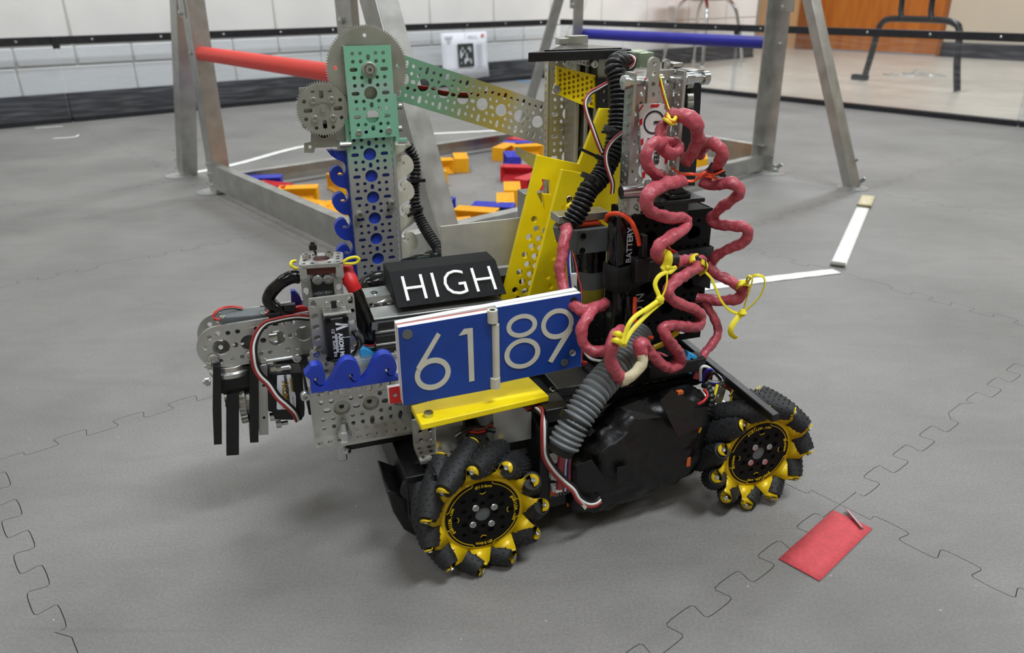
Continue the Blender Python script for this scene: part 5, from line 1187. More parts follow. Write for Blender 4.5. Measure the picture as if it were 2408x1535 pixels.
for k, m_ in enumerate(('coil', 'coil', 'black', 'white', 'barblue', 'coil')):
    tb('motor_wire', m_, 'B5', [(275+k*16, 960, -.002+.002*k), (270+k*15, 1060, .004), (262+k*16, 1160, .008), (255+k*18, 1300, .012)], .0016 if k > 1 else .0026, 7)
gh = tb('grey_conduit', 'greyhose', 'B5', [(915, 10, .04), (868, 90, .03), (810, 190, .018), (730, 290, .008), (640, 390, .0), (560, 480, -.006), (480, 600, -.010), (400, 730, -.014), (345, 830, -.016), (290, 945, -.018)], .0132, 22, corr=.22, pitch=.0046, step=.0007, smooth=50, label='thick grey corrugated conduit')
g = G(); a_ = Rl('B5', 300, 925, v=-.018); b_ = Rl('B5', 270, 985, v=-.018); g.cyl(a_, b_, .0105, 20); g.build('conduit_mouth', 'dark', gh)
tie('B5', (410, 705), (385, 745), (550, 815), gh, -.013, .0140, w=.0032)
ribbon('B5', [(60, 620, .03), (115, 660, .01), (138, 760, .0), (140, 900, -.004), (150, 1020, -.006), (215, 1130, -.008), (300, 1220, -.008), (380, 1290, -.008), (430, 1370, -.008), (500, 1410, -.006), (560, 1405, -.004), (600, 1375, -.002)], r=.0014)
flap('lead_plug', 'B5', [(412, 1385, -.006), (430, 1375, -.006), (480, 1420, -.006), (462, 1445, -.006)], 0, 'cream', rob, .003)
rbox('servo_corner', 'black', .060, .082, .012, .04, .119, .132, .001)
tie('B5', (250, 640), (235, 655), (110, 685), rob, .02, .004)
# ---------------- red wrapped cable spirals
def coil(zm, pts, r=.0074, **k): return tb('cable_spiral', 'coil', zm, pts, r*.74, 18, wr=.30, wf=120, flat=.86, step=.0014, **k)
c1 = coil('A4', [(1450, 915, .07), (1420, 985, .055), (1425, 1080, .045), (1470, 1160, .04), (1540, 1195, .04), (1600, 1150, .045), (1560, 1095, .05), (1470, 1085, .045), (1370, 1095, .035), (1290, 1160, .03), (1275, 1260, .03), (1320, 1360, .035), (1400, 1420, .045), (1470, 1440, .055)], label='red wrapped cable, upper loop')
coil('A4', [(1500, 835, .06), (1580, 810, .05), (1670, 820, .042), (1760, 890, .04), (1795, 1000, .045), (1775, 1110, .05), (1725, 1210, .055), (1670, 1280, .06)], .0082, label='red wrapped cable, big arc at the top')
coil('A6', [(935, 15, .05), (860, 28, .035), (760, 60, .02), (695, 110, .012), (672, 190, .012), (720, 240, .016), (800, 268, .02), (880, 285, .028), (940, 288, .034), (962, 330, .034), (920, 375, .028), (850, 420, .02), (780, 475, .012), (752, 540, .014), (790, 590, .022), (870, 600, .034), (960, 590, .044), (1040, 580, .05)], label='red wrapped cable, left spiral upper turns')
coil('A6', [(1065, 585, .045), (1045, 640, .034), (960, 690, .022), (880, 740, .012), (832, 800, .006), (850, 865, .008), (930, 905, .016), (1020, 940, .026), (1068, 990, .032), (1050, 1060, .03), (960, 1070, .02), (870, 1055, .012), (800, 1080, .006), (815, 1140, .006), (865, 1205, .01), (912, 1270, .016), (915, 1335, .018), (850, 1365, .012), (770, 1325, .006), (705, 1260, .0), (655, 1185, -.004), (628, 1190, -.007), (630, 1240, -.008), (650, 1275, -.009)], .0072, label='red wrapped cable, left spiral lower turns')
mk_ = G(); mk_.tube([Rl('A6', x, y, v=w) for x, y, w in ((642, 1262, -.0085), (655, 1310, -.010), (620, 1370, -.012), (560, 1430, -.014), (490, 1460, -.014))], .0060, 16, wr=.35, wf=110, flat=.7); mk_.build('masking_wrap', 'mask', rob, smooth=50, label='cream masking tape wrap joining two red cables')
coil('A6', [(500, 1445, -.012), (455, 1400, -.016), (425, 1320, -.018), (418, 1230, -.018), (435, 1160, -.014), (475, 1110, -.006), (500, 1100, .004)], .0074, label='red wrapped cable, lowest loop over the grey conduit')
coil('A6', [(88, 340, .085), (100, 390, .08), (78, 470, .072), (60, 560, .068), (52, 650, .064), (68, 740, .058), (85, 830, .05), (125, 900, .036), (190, 940, .026), (260, 950, .024), (330, 925, .032), (375, 900, .044)], .0068, label='red wrapped cable falling from the black conduit')
coil('A6', [(378, 905, .044), (330, 920, .03), (270, 970, .02), (215, 1060, .012), (205, 1140, .01), (240, 1215, .008), (310, 1250, .004), (390, 1235, .0), (450, 1200, -.006)], .0070, label='red wrapped cable, small left loop')
coil('D', [(395, 560, .075), (450, 420, .07), (540, 340, .06), (650, 330, .05), (760, 390, .042), (830, 490, .04), (830, 600, .042), (770, 720, .048), (680, 840, .056), (560, 950, .066), (470, 1060, .07)], .0068, label='red wrapped cable, right spiral top turn')
coil('D', [(470, 1080, .07), (560, 1130, .064), (700, 1160, .056), (860, 1120, .05), (1000, 1110, .045), (1130, 1170, .042), (1190, 1280, .042), (1130, 1390, .046), (1000, 1480, .052), (850, 1570, .058)]+[((1300+x/3.07-1600)*8.53, (420+y/3.07-300)*8.53, w) for x, y, w in ((1170, 255, .066), (1140, 300, .07), (1190, 325, .064), (1290, 340, .054), (1380, 350, .046), (1412, 400, .044), (1370, 460, .048), (1280, 500, .056), (1190, 550, .064), (1140, 610, .072))], .0072, label='red wrapped cable, right spiral middle turns')
coil('A6', [(1120, 610, .07), (1160, 670, .064), (1240, 715, .055), (1320, 760, .047), (1375, 810, .043), (1330, 865, .045), (1230, 882, .053), (1130, 875, .062), (1040, 855, .07)], .0072, label='red wrapped cable, right spiral lowest turn')
coil('A6', [(1090, 890, .065), (1140, 960, .06), (1180, 1040, .055), (1190, 1120, .05), (1150, 1190, .046), (1095, 1260, .04), (1055, 1340, .036), (1035, 1440, .034)], .0062, label='red wrapped cable running down to the rear electronics')
tie('A6', (850, 585), (885, 585), None, rob, .028, .0058, w=.003)
tie('A6', (1060, 580), (1045, 600), (1095, 600), rob, .040, .0058, w=.002)
tie('D', (700, 800), (660, 860), (900, 980), rob, .054, .0054, w=.0035)
# yellow and orange bands
def band(zm, pts, r=.0016, mt='yband', flat=.5, **k): return tb('band', mt, zm, pts, r*.8, 8, flat=flat, **k)
band('A4', [(1410, 400, .075), (1450, 560, .07), (1490, 700, .066), (1520, 780, .06)]); band('A4', [(1395, 400, .077), (1435, 580, .072), (1470, 700, .068), (1500, 790, .064)], mt='orange')
for k in range(3):
    pts = [Rl('A4', 1462+k*16, 880-k*22, v=.052), Rl('A4', 1500+k*14, 850-k*8, v=.043), Rl('A4', 1545+k*10, 905-k*25, v=.043), Rl('A4', 1580, 890-k*36, v=.055)]
    g = G(); g.tube([Rl('A4', 1460+k*18, 850-k*26, v=.056), Rl('A4', 1490+k*10, 868-k*6, v=.0415), Rl('A4', 1540+k*8, 900-k*18, v=.040), Rl('A4', 1590, 870-k*38, v=.052)], .0016, 8); g.build('band', 'yband' if k != 1 else 'orange', rob, smooth=60)
band('A4', [(1240, 525, .079), (1265, 455, .076), (1310, 390, .078)], .0018, 'orange'); band('A4', [(1305, 520, .079), (1310, 470, .076), (1300, 430, .078)], .0018)
band('D', [(-180, 800, .05), (0, 920, .052), (200, 930, .055), (400, 950, .05), (600, 980, .045), (740, 1030, .048)], .0018, 'orange'); band('D', [(0, 1030, .055), (150, 1070, .052), (290, 1060, .05), (380, 980, .046), (480, 890, .045), (560, 940, .046), (700, 930, .046), (870, 850, .044)], .0018, 'orange')
band('A6', [(800, 530, .02), (835, 560, .008), (825, 620, .008), (800, 660, .008)], .0045, flat=.3)
band('A6', [(790, 610, .02), (830, 640, .006), (885, 650, .016)], .0024); band('A6', [(795, 650, .02), (840, 675, .006), (888, 640, .018)], .0024)
band('A6', [(830, 670, .006), (770, 700, .004), (738, 760, .002), (760, 830, -.002), (775, 870, -.004)], .0022, flat=.4); band('A6', [(825, 680, .004), (822, 760, .0), (800, 830, -.004), (772, 870, -.006)], .0022, flat=.4)
band('A6', [(775, 870, -.006), (690, 930, -.012), (600, 990, -.018), (550, 1050, -.022), (520, 1130, -.024), (500, 1190, -.026)], .0022, flat=.4); band('A6', [(790, 885, -.004), (700, 960, -.010), (620, 1040, -.016), (560, 1110, -.02), (515, 1190, -.025)], .0022, flat=.4)
g = G(); g.lathe([(-.003, .002), (0, .0042), (.003, .002)], Rl('A6', 773, 872, v=-.006), UX, 12); g.build('band', 'yband', rob)
band('A6', [(420, 1170, -.012), (455, 1165, -.027), (500, 1190, -.024), (525, 1200, -.01)], .003, flat=.6); band('A6', [(430, 1120, -.008), (470, 1118, -.024), (505, 1145, -.020), (530, 1165, -.006)], .003, flat=.6)
band('A6', [(1010, 600, .03), (1005, 565, .034), (1035, 550, .036)], .0036, flat=.5); band('A6', [(1080, 600, .03), (1112, 628, .032), (1095, 660, .034), (1055, 690, .036)], .0036, flat=.5)
band('A6', [(1090, 665, .034), (1140, 715, .032), (1175, 790, .03), (1215, 880, .028), (1270, 945, .028), (1330, 972, .028), (1372, 968, .028)], .0018, flat=.5)
band('A6', [(1372, 968, .028), (1395, 880, .026), (1425, 790, .024), (1440, 725, .024), (1415, 700, .026), (1400, 735, .03), (1408, 770, .034)], .002, flat=.45)
band('A6', [(1372, 968, .026), (1440, 910, .022), (1500, 840, .02), (1530, 760, .02), (1520, 710, .02), (1470, 695, .022), (1430, 715, .026), (1405, 760, .034)], .002, flat=.45)
band('A6', [(1368, 970, .026), (1320, 1020, .024), (1285, 1080, .022), (1290, 1125, .022), (1325, 1150, .022)], .0030, flat=.3)
g = G(); g.lathe([(-.003, .0018), (0, .004), (.003, .0018)], Rl('A6', 1370, 968, v=.025), ZZ, 12); g.build('band', 'yband', rob)
band('A6', [(1330, 800, .05), (1345, 765, .033), (1400, 762, .034), (1415, 780, .045)], .0026, flat=.6); band('A6', [(1335, 780, .05), (1350, 748, .035), (1395, 745, .036), (1412, 765, .047)], .0026, flat=.6)
# rear cluster
g = G(); P = [Rl('B5', x, y, v=.03) for x, y in ((1283, 325), (1325, 170), (1395, 205), (1350, 352))]; g.prism([(p.x, p.z) for p in P], (0, .03, 0), UX, ZZ, .008); cc = g.build('blue_connector', 'cyan', rob, .0006)
g = G(); P = [Rl('B5', x, y, v=.0297) for x, y in ((1325, 265), (1345, 212), (1365, 222), (1343, 300))]; g.prism([(p.x, p.z) for p in P], (0, .0297, 0), UX, ZZ, .0004); g.build('connector_slot', 'dark', cc)
random.seed(5)
for k, m_ in enumerate(('white', 'coil', 'black', 'barblue', 'rtape', 'white', 'black', 'coil')):
    x, y = 1430+k*12, 330+k*6; w = .03+.004*(k % 3)
    tb('wire_loop', m_, 'B5', [(1420+k*5, 400+k*4, w), (x-5, 300+k*8, w-.003), (1470+k*10, 285+k*8, w-.004), (1540+k*6, 340+k*7, w), (1590, 390+k*4, w+.004), (1540, 410+k*4, w), (1440, 390+k*6, w+.002)], .0014, 7)
ribbon('B5', [(1590, 410, .034), (1640, 440, .03), (1690, 480, .03), (1700, 540, .034)], ('brown', 'redwire', 'yband'), .0013)
tb('black_conduit', 'black', 'B5', [(1450, 420, .02), (1490, 480, .014), (1505, 560, .010), (1480, 640, .010), (1440, 700, .012)], .0042, 14, corr=.26, pitch=.0038, step=.0007, smooth=50)
ribbon('B5', [(1455, 470, .01), (1480, 520, .004), (1450, 570, .0), (1400, 600, .0)], ('redwire', 'black'), .0012)
ribbon('B5', [(1430, 760, .006), (1395, 850, .004), (1345, 930, .004), (1300, 1020, .006)], ('redwire', 'yband', 'black'), .0012)
tb('motor_wire', 'yband', 'B5', [(1560, 430, .02), (1530, 540, .016), (1495, 620, .014)], .0014, 6); tb('motor_wire', 'yband', 'B5', [(850, 1310, .01), (900, 1305, .004), (945, 1290, .01)], .0014, 6)
g = G(); a_ = Rl('B5', 1600, 440, v=.03); b_ = Rl('B5', 1550, 600, v=.03); d = (b_-a_).normalized(); n2 = V((-d.z, 0, d.x))
P = [a_+n2*.0055*math.cos(k*math.pi/6)-d*(.0055*math.sin(k*math.pi/6)) for k in range(7)]+[b_-n2*.0055, b_+n2*.0055]
g.plate([(p.x, p.z) for p in P], [circ((a_+d*t).x, (a_+d*t).z, .0019, 10) for t in (.001, .011, .02, .028)], .0025, (0, .03, 0), UX, ZZ); g.build('tab_bar', 'alumd', rob, .0003)
g = G(); g.box(b_.x-.01, b_.x+.012, .03, .036, b_.z-.004, b_.z); g.build('tab_foot', 'alumd', rob, .0005)
for k in range(5): g = G(); g.tube([V((.20-.02*k, .045+.006*k, .137)), V((.19-.018*k, .06, .142+.002*(k % 3))), V((.16-.01*k, .075, .139)), V((.13, .08+.004*k, .14))], .0014, 7); g.build('loose_wire', ('coil', 'barblue', 'black', 'white', 'redwire')[k], rob)
rbox('power_strip', 'black', .165, .222, .028, .044, .134, .146, .001)
# ---------------- wires under the shelf
ribbon('B4', [(1450, 60, .03), (1330, 70, .03), (1200, 95, .035), (1090, 145, .035), (990, 240, .03), (900, 275, .028), (800, 265, .03)], ('brown', 'redwire', 'black'), .0014)
tb('wire_sleeve', 'black', 'B4', [(695, 318, .022), (740, 285, .024), (800, 250, .028), (900, 240, .03), (1040, 265, .028)], .0022, 8)
# ---------------- left head: upper servo bracket
UV = .128
zp_ = Rl('B1', 1120, 345, v=UV).z; ulx = Rl('B1', 1120, 500, v=UV).x; urx = Rl('B1', 1563, 500, v=UV).x
a_ = Rl('B1', 1120, 375, v=UV); lo = Rl('B1', 1135, 730, v=UV).z
holes = [rect(Rl('B1', 1243, 500, v=UV).x, Rl('B1', 1460, 500, v=UV).x, Rl('B1', 1350, 690, v=UV).z, Rl('B1', 1350, 408, v=UV).z)]
w = urx-ulx; zt2 = a_.z
holes += [slot(ulx+w*f, zt2-dz, .0065, .0022, math.pi/2) for f in (.1, .9) for dz in (.016, .027, .038) if zt2-dz > lo+.005]
g = G(); g.plate([(ulx, lo), (urx, lo), (urx, zt2), (ulx, zt2)], holes, .0025, (0, UV, 0), UX, ZZ); sb = g.build('servo_plate', 'alum', rob, .0003, label='silver plate around the upper servo')
vscrews('B1', [(1165, 405), (1525, 378)], UV-.0002, .0045, .0025, sb); vscrews('B1', [(1293, 435), (1405, 425)], UV-.0035, .0044, .003, sb)
q0 = Rl('B1', 1243, 640, v=UV-.003); q1 = Rl('B1', 1460, 410, v=UV-.003)
g = G(); g.box(q0.x+.0002, q1.x-.0002, UV-.003, UV+.03, lo+.004, q1.z-.001); sv = g.build('servo', 'black', rob, .001)
g = G(); p = Rl('B1', 1285, 585, v=UV-.0033); p.z -= .004; g.box(p.x, q1.x-.003, UV-.0034, UV-.003, p.z, p.z+.006); g.build('servo_label', 'ink', sv)
g = G(); addtext(g, 'HSB-1420CH', .0034, .0002, V((q1.x-.0022, UV-.0035, p.z+.005)), -UX, -ZZ); 
g.v = [(x, UV-.0036+(.0002 if abs(y-UV) > 1 else 0), z) for x, y, z in g.v]; g.build('lettering', 'inkgrey', sv, smooth=0)
# upper cap bracket (top plate with holes)
zc2 = Rl('B1', 1120, 320, v=UV+.001).z+.001; TP = [Rl('B1', x, y, z=zc2+.004) for x, y in ((1092, 292), (1560, 262), (1500, 135), (1046, 172))]
o_ = TP[0]; exx = (TP[1]-TP[0]); L1 = exx.length; exx.normalize(); eyy = (TP[3]-TP[0]); eyy -= exx*eyy.dot(exx); L2 = eyy.length; eyy.normalize()
hs_ = [circ(L1*.5, L2*.5, .0072, 24)]+[circ(L1*.5+.014*a, L2*.5+.0115*b, .0018, 10) for a in (-1, -.5, .5, 1) for b in (-1, 1)]+[circ(L1*.5+.0085*a, L2*.5+.0085*b*.7, .0018, 10) for a in (-1.6, 1.6) for b in (-.5, .5)]
ch_ = .003; g = G(); g.plate([(ch_, 0), (L1-ch_, 0), (L1, ch_), (L1, L2-ch_), (L1-ch_, L2), (ch_, L2), (0, L2-ch_), (0, ch_)], hs_, .003, o_, exx, eyy)
g.obox(o_+exx*.003+eyy*.003-ZZ*.007, exx, eyy, ZZ, .003, .003, .005); g.obox(o_+exx*(L1-.003)+eyy*.003-ZZ*.007, exx, eyy, ZZ, .003, .003, .005)
g.obox(o_+exx*.003+eyy*(L2-.003)-ZZ*.007, exx, eyy, ZZ, .003, .003, .005); g.obox(o_+exx*(L1-.003)+eyy*(L2-.003)-ZZ*.007, exx, eyy, ZZ, .003, .003, .005)
cap = g.build('servo_cap', 'alum', rob, .0004, label='silver square cap plate with a round hole')
g = G(); g.obox(o_+exx*L1/2+eyy*L2/2-ZZ*.006, exx, eyy, ZZ, L1/2-.004, L2/2-.003, .0035); g.build('servo_core', mat('dark_red_core', (90, 30, 26), .5), cap)
for (x, y) in ((1180, 205), (1420, 185)): screw(Rl('B1', x, y+10, z=zc2+.004), ZZ, .0036, .004, cap)
g = G(); p = Rl('B1', 1290, 215, z=zc2+.0); g.tube([p, p+V((-.0005, 0, .004)), p+V((-.002, 0, .009))], .0014, 8, flat=.6); g.obox(p+V((-.0025, 0, .0105)), UX, VY, ZZ, .0032, .002, .0024); g.obox(p+V((-.0025, 0, .014)), UX, VY, ZZ, .0018, .0014, .0012); g.build('cable_tie', 'black', cap, .0003)
for s in (('yband', 0), ('brown', .0016)):
    tb('wire_loop', s[0], 'B1', [(1560, 255, UV+s[1]), (1620, 215, UV+s[1]), (1700, 200, UV+s[1]), (1735, 225, UV+s[1]), (1700, 262, UV+s[1]), (1630, 270, UV+s[1]), (1565, 265, UV+s[1])], .0013, 7)
    tb('wire_loop', s[0], 'B1', [(1060, 240, UV+.02+s[1]), (1020, 250, UV+.015+s[1]), (1010, 285, UV+.012+s[1]), (1050, 315, UV+.012+s[1]), (1090, 320, UV+.012+s[1])], .0013, 7)
vplate('fin', 'blue', 'B1', [(1012, 562), (1050, 562), (1100, 610), (1125, 660), (1128, 740), (1020, 735)], UV+.03, .006, bevel=.0005)
tb('wrapped_cable', 'vinyl', 'B1', [(1110, 415, UV+.012), (1030, 410, UV+.012), (930, 450, UV+.012), (850, 520, UV+.014), (790, 590, UV+.014), (780, 660, UV+.014), (830, 720, UV+.012), (900, 770, UV+.01), (960, 800, UV+.01)], .0054, 14, wr=.18, wf=60, step=.002)
tb('wrapped_cable', 'red', 'B1', [(1575, 320, UV+.012), (1610, 380, UV+.006), (1640, 470, UV+.002), (1690, 560, UV)], .0062, 14, wr=.3, wf=90, step=.002, label='red taped cable sleeve')
tb('wrapped_cable', 'vinyl', 'B1', [(1690, 555, UV), (1740, 660, UV-.002), (1790, 780, UV-.004), (1840, 900, UV-.006), (1860, 1000, UV-.006), (1890, 1060, UV-.004)], .0058, 14, wr=.15, wf=60, step=.002)
tb('wrapped_cable', 'black', 'B1', [(1680, 640, UV+.01), (1730, 780, UV+.008), (1780, 900, UV+.006), (1820, 1020, UV+.004), (1800, 1120, UV+.004)], .0062, 12, wr=.1)
tie('B1', (1870, 905), (1880, 935), (1900, 900), rob, UV-.006, .0060)
tb('yellow_tube', 'yband', 'B1', [(1945, 1060, UV-.01), (1960, 1110, UV-.012), (1950, 1170, UV-.012), (1930, 1225, UV-.01)], .0034, 10, wr=.3, wf=150)
ribbon('B1', [(1935, 1020, UV-.01), (1950, 1060, UV-.012), (1940, 1120, UV-.012), (1880, 1160, UV-.01), (1800, 1160, UV-.008)], ('redwire', 'white', 'green', 'black'), .001)
g = G(); P = [Rl('B1', x, y, v=UV-.015) for x, y in ((1745, 1185), (1790, 1165), (1930, 1235), (1935, 1300), (1860, 1300), (1750, 1335))]; g.prism([(p.x, p.z) for p in P], (0, UV-.015, 0), UX, ZZ, .012); g.build('blue_connector', 'cyan', rob, .0006)
# ---------------- front servo with silver frame
AV = .098
fr = [(1222, 632), (1703, 598), (1712, 1175), (1232, 1215)]
P = PV('B1', fr, AV); x0_, x1_ = P[0][0], P[1][0]; zt3 = (P[0][1]+P[1][1])/2; zb3 = (P[2][1]+P[3][1])/2; x0_ = (P[0][0]+P[3][0])/2; x1_ = (P[1][0]+P[2][0])/2
sx0, sx1 = x0_+(x1_-x0_)*.26, x0_+(x1_-x0_)*.82
wv = x1_-x0_; hs_ = [rect(sx0, sx1, zb3+.006, zt3-.0095)]+[slot(x0_+wv*f, zt3-.0055-k*.0098, .006 if k else .0075, .0022, math.pi/2 if k == 0 else .2) for f in (.1, .91) for k in range(6)]
g = G(); g.plate(rect(x0_, x1_, zb3, zt3, .0015), hs_, .0028, (0, AV, 0), UX, ZZ); fp = g.build('servo_plate', 'alum', rob, .0003, label='silver frame plate around the front servo')
vscrews('B1', [(1400, 700), (1525, 692)], AV-.0003, .0026, .0012, fp)
g = G(); g.box((sx0+sx1)/2-.0022, (sx0+sx1)/2+.0022, AV-.0003, AV+.002, zt3-.0105, zt3-.004); g.build('plate_notch', 'dark', fp)
sv = G(); sv.box(sx0+.0003, sx1-.0003, AV+.0, AV+.03, zb3+.007, zt3-.0098); svo = sv.build('servo', 'gear', rob, .0006, label='silver finned servo with black cover')
for k in range(6): g = G(); z = zt3-.011-k*.0022; g.box(sx0+.0005, sx1-.0005, AV-.012+.001*k, AV+.001, z-.0012, z); g.build('fin', 'alumd', svo)
cz0 = Rl('B1', 1505, 1298, v=AV-.015).z; cz1 = Rl('B1', 1495, 850, v=AV-.015).z
g = G(); cx0 = Rl('B1', 1372, 1000, v=AV-.015).x; cx1 = Rl('B1', 1630, 1000, v=AV-.015).x; g.box(cx0, cx1, AV-.015, AV+.0, cz0, cz1); cv = g.build('servo_cover', 'black', svo, .0014)
g = G(); g.box(cx0+.003, cx1-.003, AV-.005, AV+.02, cz0-.006, cz0+.002); g.build('servo_base', 'black', svo, .001)
for p in ((1402, 872), (1590, 855), (1415, 1275), (1600, 1250)): screw(Rl('B1', *p, v=AV-.0152), -VY, .0026, .0008, svo, 'blackd')
g = G(); tzz = Rl('B1', 1505, 1010, v=AV-.0152); addtext(g, 'AXON MAX', .0050, .0002, tzz+V((.0006, -.0002, 0)), -ZZ, UX, bold=.0002)
t2_ = Rl('B1', 1440, 965, v=AV-.0152); addtext(g, 'CE  X  RoHS  IPX', .0034, .0002, t2_+V((0, -.0002, 0)), -ZZ, UX)
t3_ = Rl('B1', 1485, 940, v=AV-.0152); 
for a, b in ((0, -.0035), (0, .0035)): g.prism([(t3_.x+.0002, t3_.z+b), (t3_.x+.0002, t3_.z+b+(.002 if b < 0 else -.002)), (t3_.x+.010, t3_.z+.001), (t3_.x+.010, t3_.z-.001)], (0, AV-.0153, 0), UX, ZZ, .0002)
g.box(t3_.x+.001, t3_.x+.0105, AV-.0154, AV-.0152, t3_.z-.0105, t3_.z-.0101); g.build('lettering', 'paper', svo, smooth=0)
q = Rl('B1', 1492, 1015, v=AV-.0153); g = G(); g.box(q.x-.0012, q.x+.0008, AV-.0154, AV-.0152, Rl('B1', 1492, 1215, v=AV-.0153).z, q.z); g.build('white_bar', 'inkgrey', svo)
for k in range(4): tb('servo_lead', 'black', 'B1', [(1650+k*25, 975+k*3, AV+.005), (1700+k*18, 1030, AV-.005+.003*k), (1735+k*12, 1110, AV-.004), (1700, 1200, AV), (1640-k*6, 1270, AV-.002)], .0016, 7)
# L bracket under the servo
vplate('servo_bracket', 'alumd', 'B1', [(1218, 1235), (1232, 1212), (1330, 1207), (1345, 1232), (1450, 1240), (1475, 1400), (1480, 1520), (1222, 1520)], AV-.004, .006, holes=[pcirc(1300, 1340, 22), pcirc(1392, 1335, 24), pcirc(1392, 1418, 26)], bevel=.0005)
vscrews('B1', [(1280, 1222)], AV-.003, .003, .003)
g = G(); p = Rl('B2', 1140, 300, v=.12); q = Rl('B2', 1200, 560, v=.12); g.box(p.x-.001, p.x+.009, .10, .125, q.z-.002, p.z+.014); g.build('link_arm', 'fabric', rob, .001)
vscrews('B2', [(1062, 90)], .118, .004, .003, rob)
g = G(); a_ = Rl('B2', 1020, 170, v=.2); g.lathe([(0, .016), (.004, .018), (.012, .018), (.016, .015)], a_, VY, 28); g.build('pulley', 'black', rob)
# ---------------- claw arm
CV = .138
A_ = [Rl('B1', x, y, v=CV) for x, y in ((272, 1158), (565, 1112), (865, 1062), (1150, 1012))]
d = (A_[3]-A_[0]); pitch = d.length/3; ex = d.normalized(); ey = (-VY).cross(ex); k_ = pitch/.024; rad = .0205*k_
def armplate(g, v, cut=True):
    o = V((A_[0].x, v, A_[0].z)); Lm = pitch*3+.01
    out = [(rad*math.cos(a), rad*math.sin(a)) for a in [math.pi/2+math.pi*i/16 for i in range(17)]]+[(Lm, -rad), (Lm, rad)]
    H = [circ(pitch*j, 0, .0075*k_, 22) for j in range(4) if pitch*j+.008 < Lm]
    for j in range(4):
        for a_, b_ in ((.5, .0), ):
            if pitch*(j+.5) < Lm-.003: H.append(slot(pitch*(j+.5), 0, .0052, .0023))
        for s in (-1, 1):
            for f in (.33, .67):
                if pitch*(j+f) < Lm-.004: H.append(circ(pitch*(j+f), s*.0125*k_, .0021, 10))
    for a in (2.2, 3.0, 3.8, 4.5, 1.6): H.append(circ(.0135*k_*math.cos(a), .0135*k_*math.sin(a), .0022, 10))
    g.plate(out, H, .0025, o, ex, ey)
for v_, nm in ((CV, 'arm_plate'), (CV+.03, 'arm_plate')):
    g = G(); armplate(g, v_); g.build(nm, 'alum', rob, .0002, label='round-ended perforated arm plate')
g = G(); o = V((A_[0].x, CV+.0025, A_[0].z)); c = o+ex*(pitch*1.7)-ey*(rad-.0013); g.obox(c+VY*.0137, ex, VY, ey, pitch*1.2, .0137, .0012); g.build('arm_web', 'alumd', rob)
for (x, y) in ((190, 1278), (578, 1245)): g = G(); p = Rl('B1', x, y, v=CV-.0005); g.lathe([(0, .0046), (.0015, .0046), (.0022, .0035), (.0022, .0022), (.001, .002)], p, -VY, 18); g.build('screw', 'alum', rob)
g = G(); p = Rl('B1', 815, 1062, v=CV+.006); g.cyl(p-UX*.004, p+UX*.004, .0045, 16); g.build('spacer', 'steel', rob)
# grey servo lying in the arm
q0 = Rl('B1', 265, 880, v=CV+.004); q1 = Rl('B1', 752, 840, v=CV+.004); zz0 = Rl('B1', 300, 960, v=CV+.004).z
sd_ = G(); cc_ = (q0+q1)/2; dx = (q1-q0).normalized(); up = (-VY).cross(dx); Lg = (q1-q0).length
sd_.obox(cc_+VY*.011-up*.010, dx, VY, up, Lg/2, .0095, .0125); gs = sd_.build('servo', 'greyp', rob, .001, label='grey servo lying in the claw arm')
for f, h_ in ((-.46, -.008), (.46, -.008), (.46, .012)): screw(cc_+dx*Lg*f*.98+VY*(.011+h_)+up*.0025, up, .0026, .001, gs, 'gear')
for k, m_ in enumerate(('redwire', 'white', 'black')): tb('servo_lead', m_, 'B1', [(500, 745+k*4, CV+.02), (400, 730+k*4, CV+.02), (280, 745+k*5, CV+.016), (200, 800+k*3, CV+.012), (195, 850, CV+.01), (265, 870+k*5, CV+.008)], .0013, 7)
tb('wrapped_cable', 'red', 'B1', [(760, 800, CV+.01), (880, 790, CV+.008), (1000, 765, CV+.006), (1110, 750, CV+.008), (1220, 735, CV+.01)], .0034, 12, wr=.3, wf=100, label='red taped cable along the arm')
for p, q in (((1000, 730), (1005, 790)), ((835, 820), (845, 900))):
    a_ = Rl('B1', *p, v=CV-.003); b_ = Rl('B1', *q, v=CV-.003); g = G(); g.obox((a_+b_)/2, a_-b_, VY, (a_-b_).cross(VY), (a_-b_).length/2+.002, .0012, .0022); g.obox(a_, a_-b_, VY, (a_-b_).cross(VY), .003, .003, .0048); g.build('cable_tie', 'black', rob, .0003)
ribbon('B1', [(1210, 845, CV-.004), (1080, 835, CV-.005), (960, 850, CV-.006), (850, 875, CV-.006), (760, 900, CV-.007), (690, 960, CV-.008), (640, 1050, CV-.010), (615, 1150, CV-.012), (620, 1260, CV-.014), (640, 1370, CV-.014), (690, 1460, CV-.014)]+[((460+x/4.459-460)*4.514, (820+y/4.459-560)*4.514, w) for x, y, w in ((770, 370, CV-.014), (860, 500, CV-.016), (960, 590, CV-.018), (1040, 670, CV-.018), (1080, 750, CV-.014))], r=.0012)
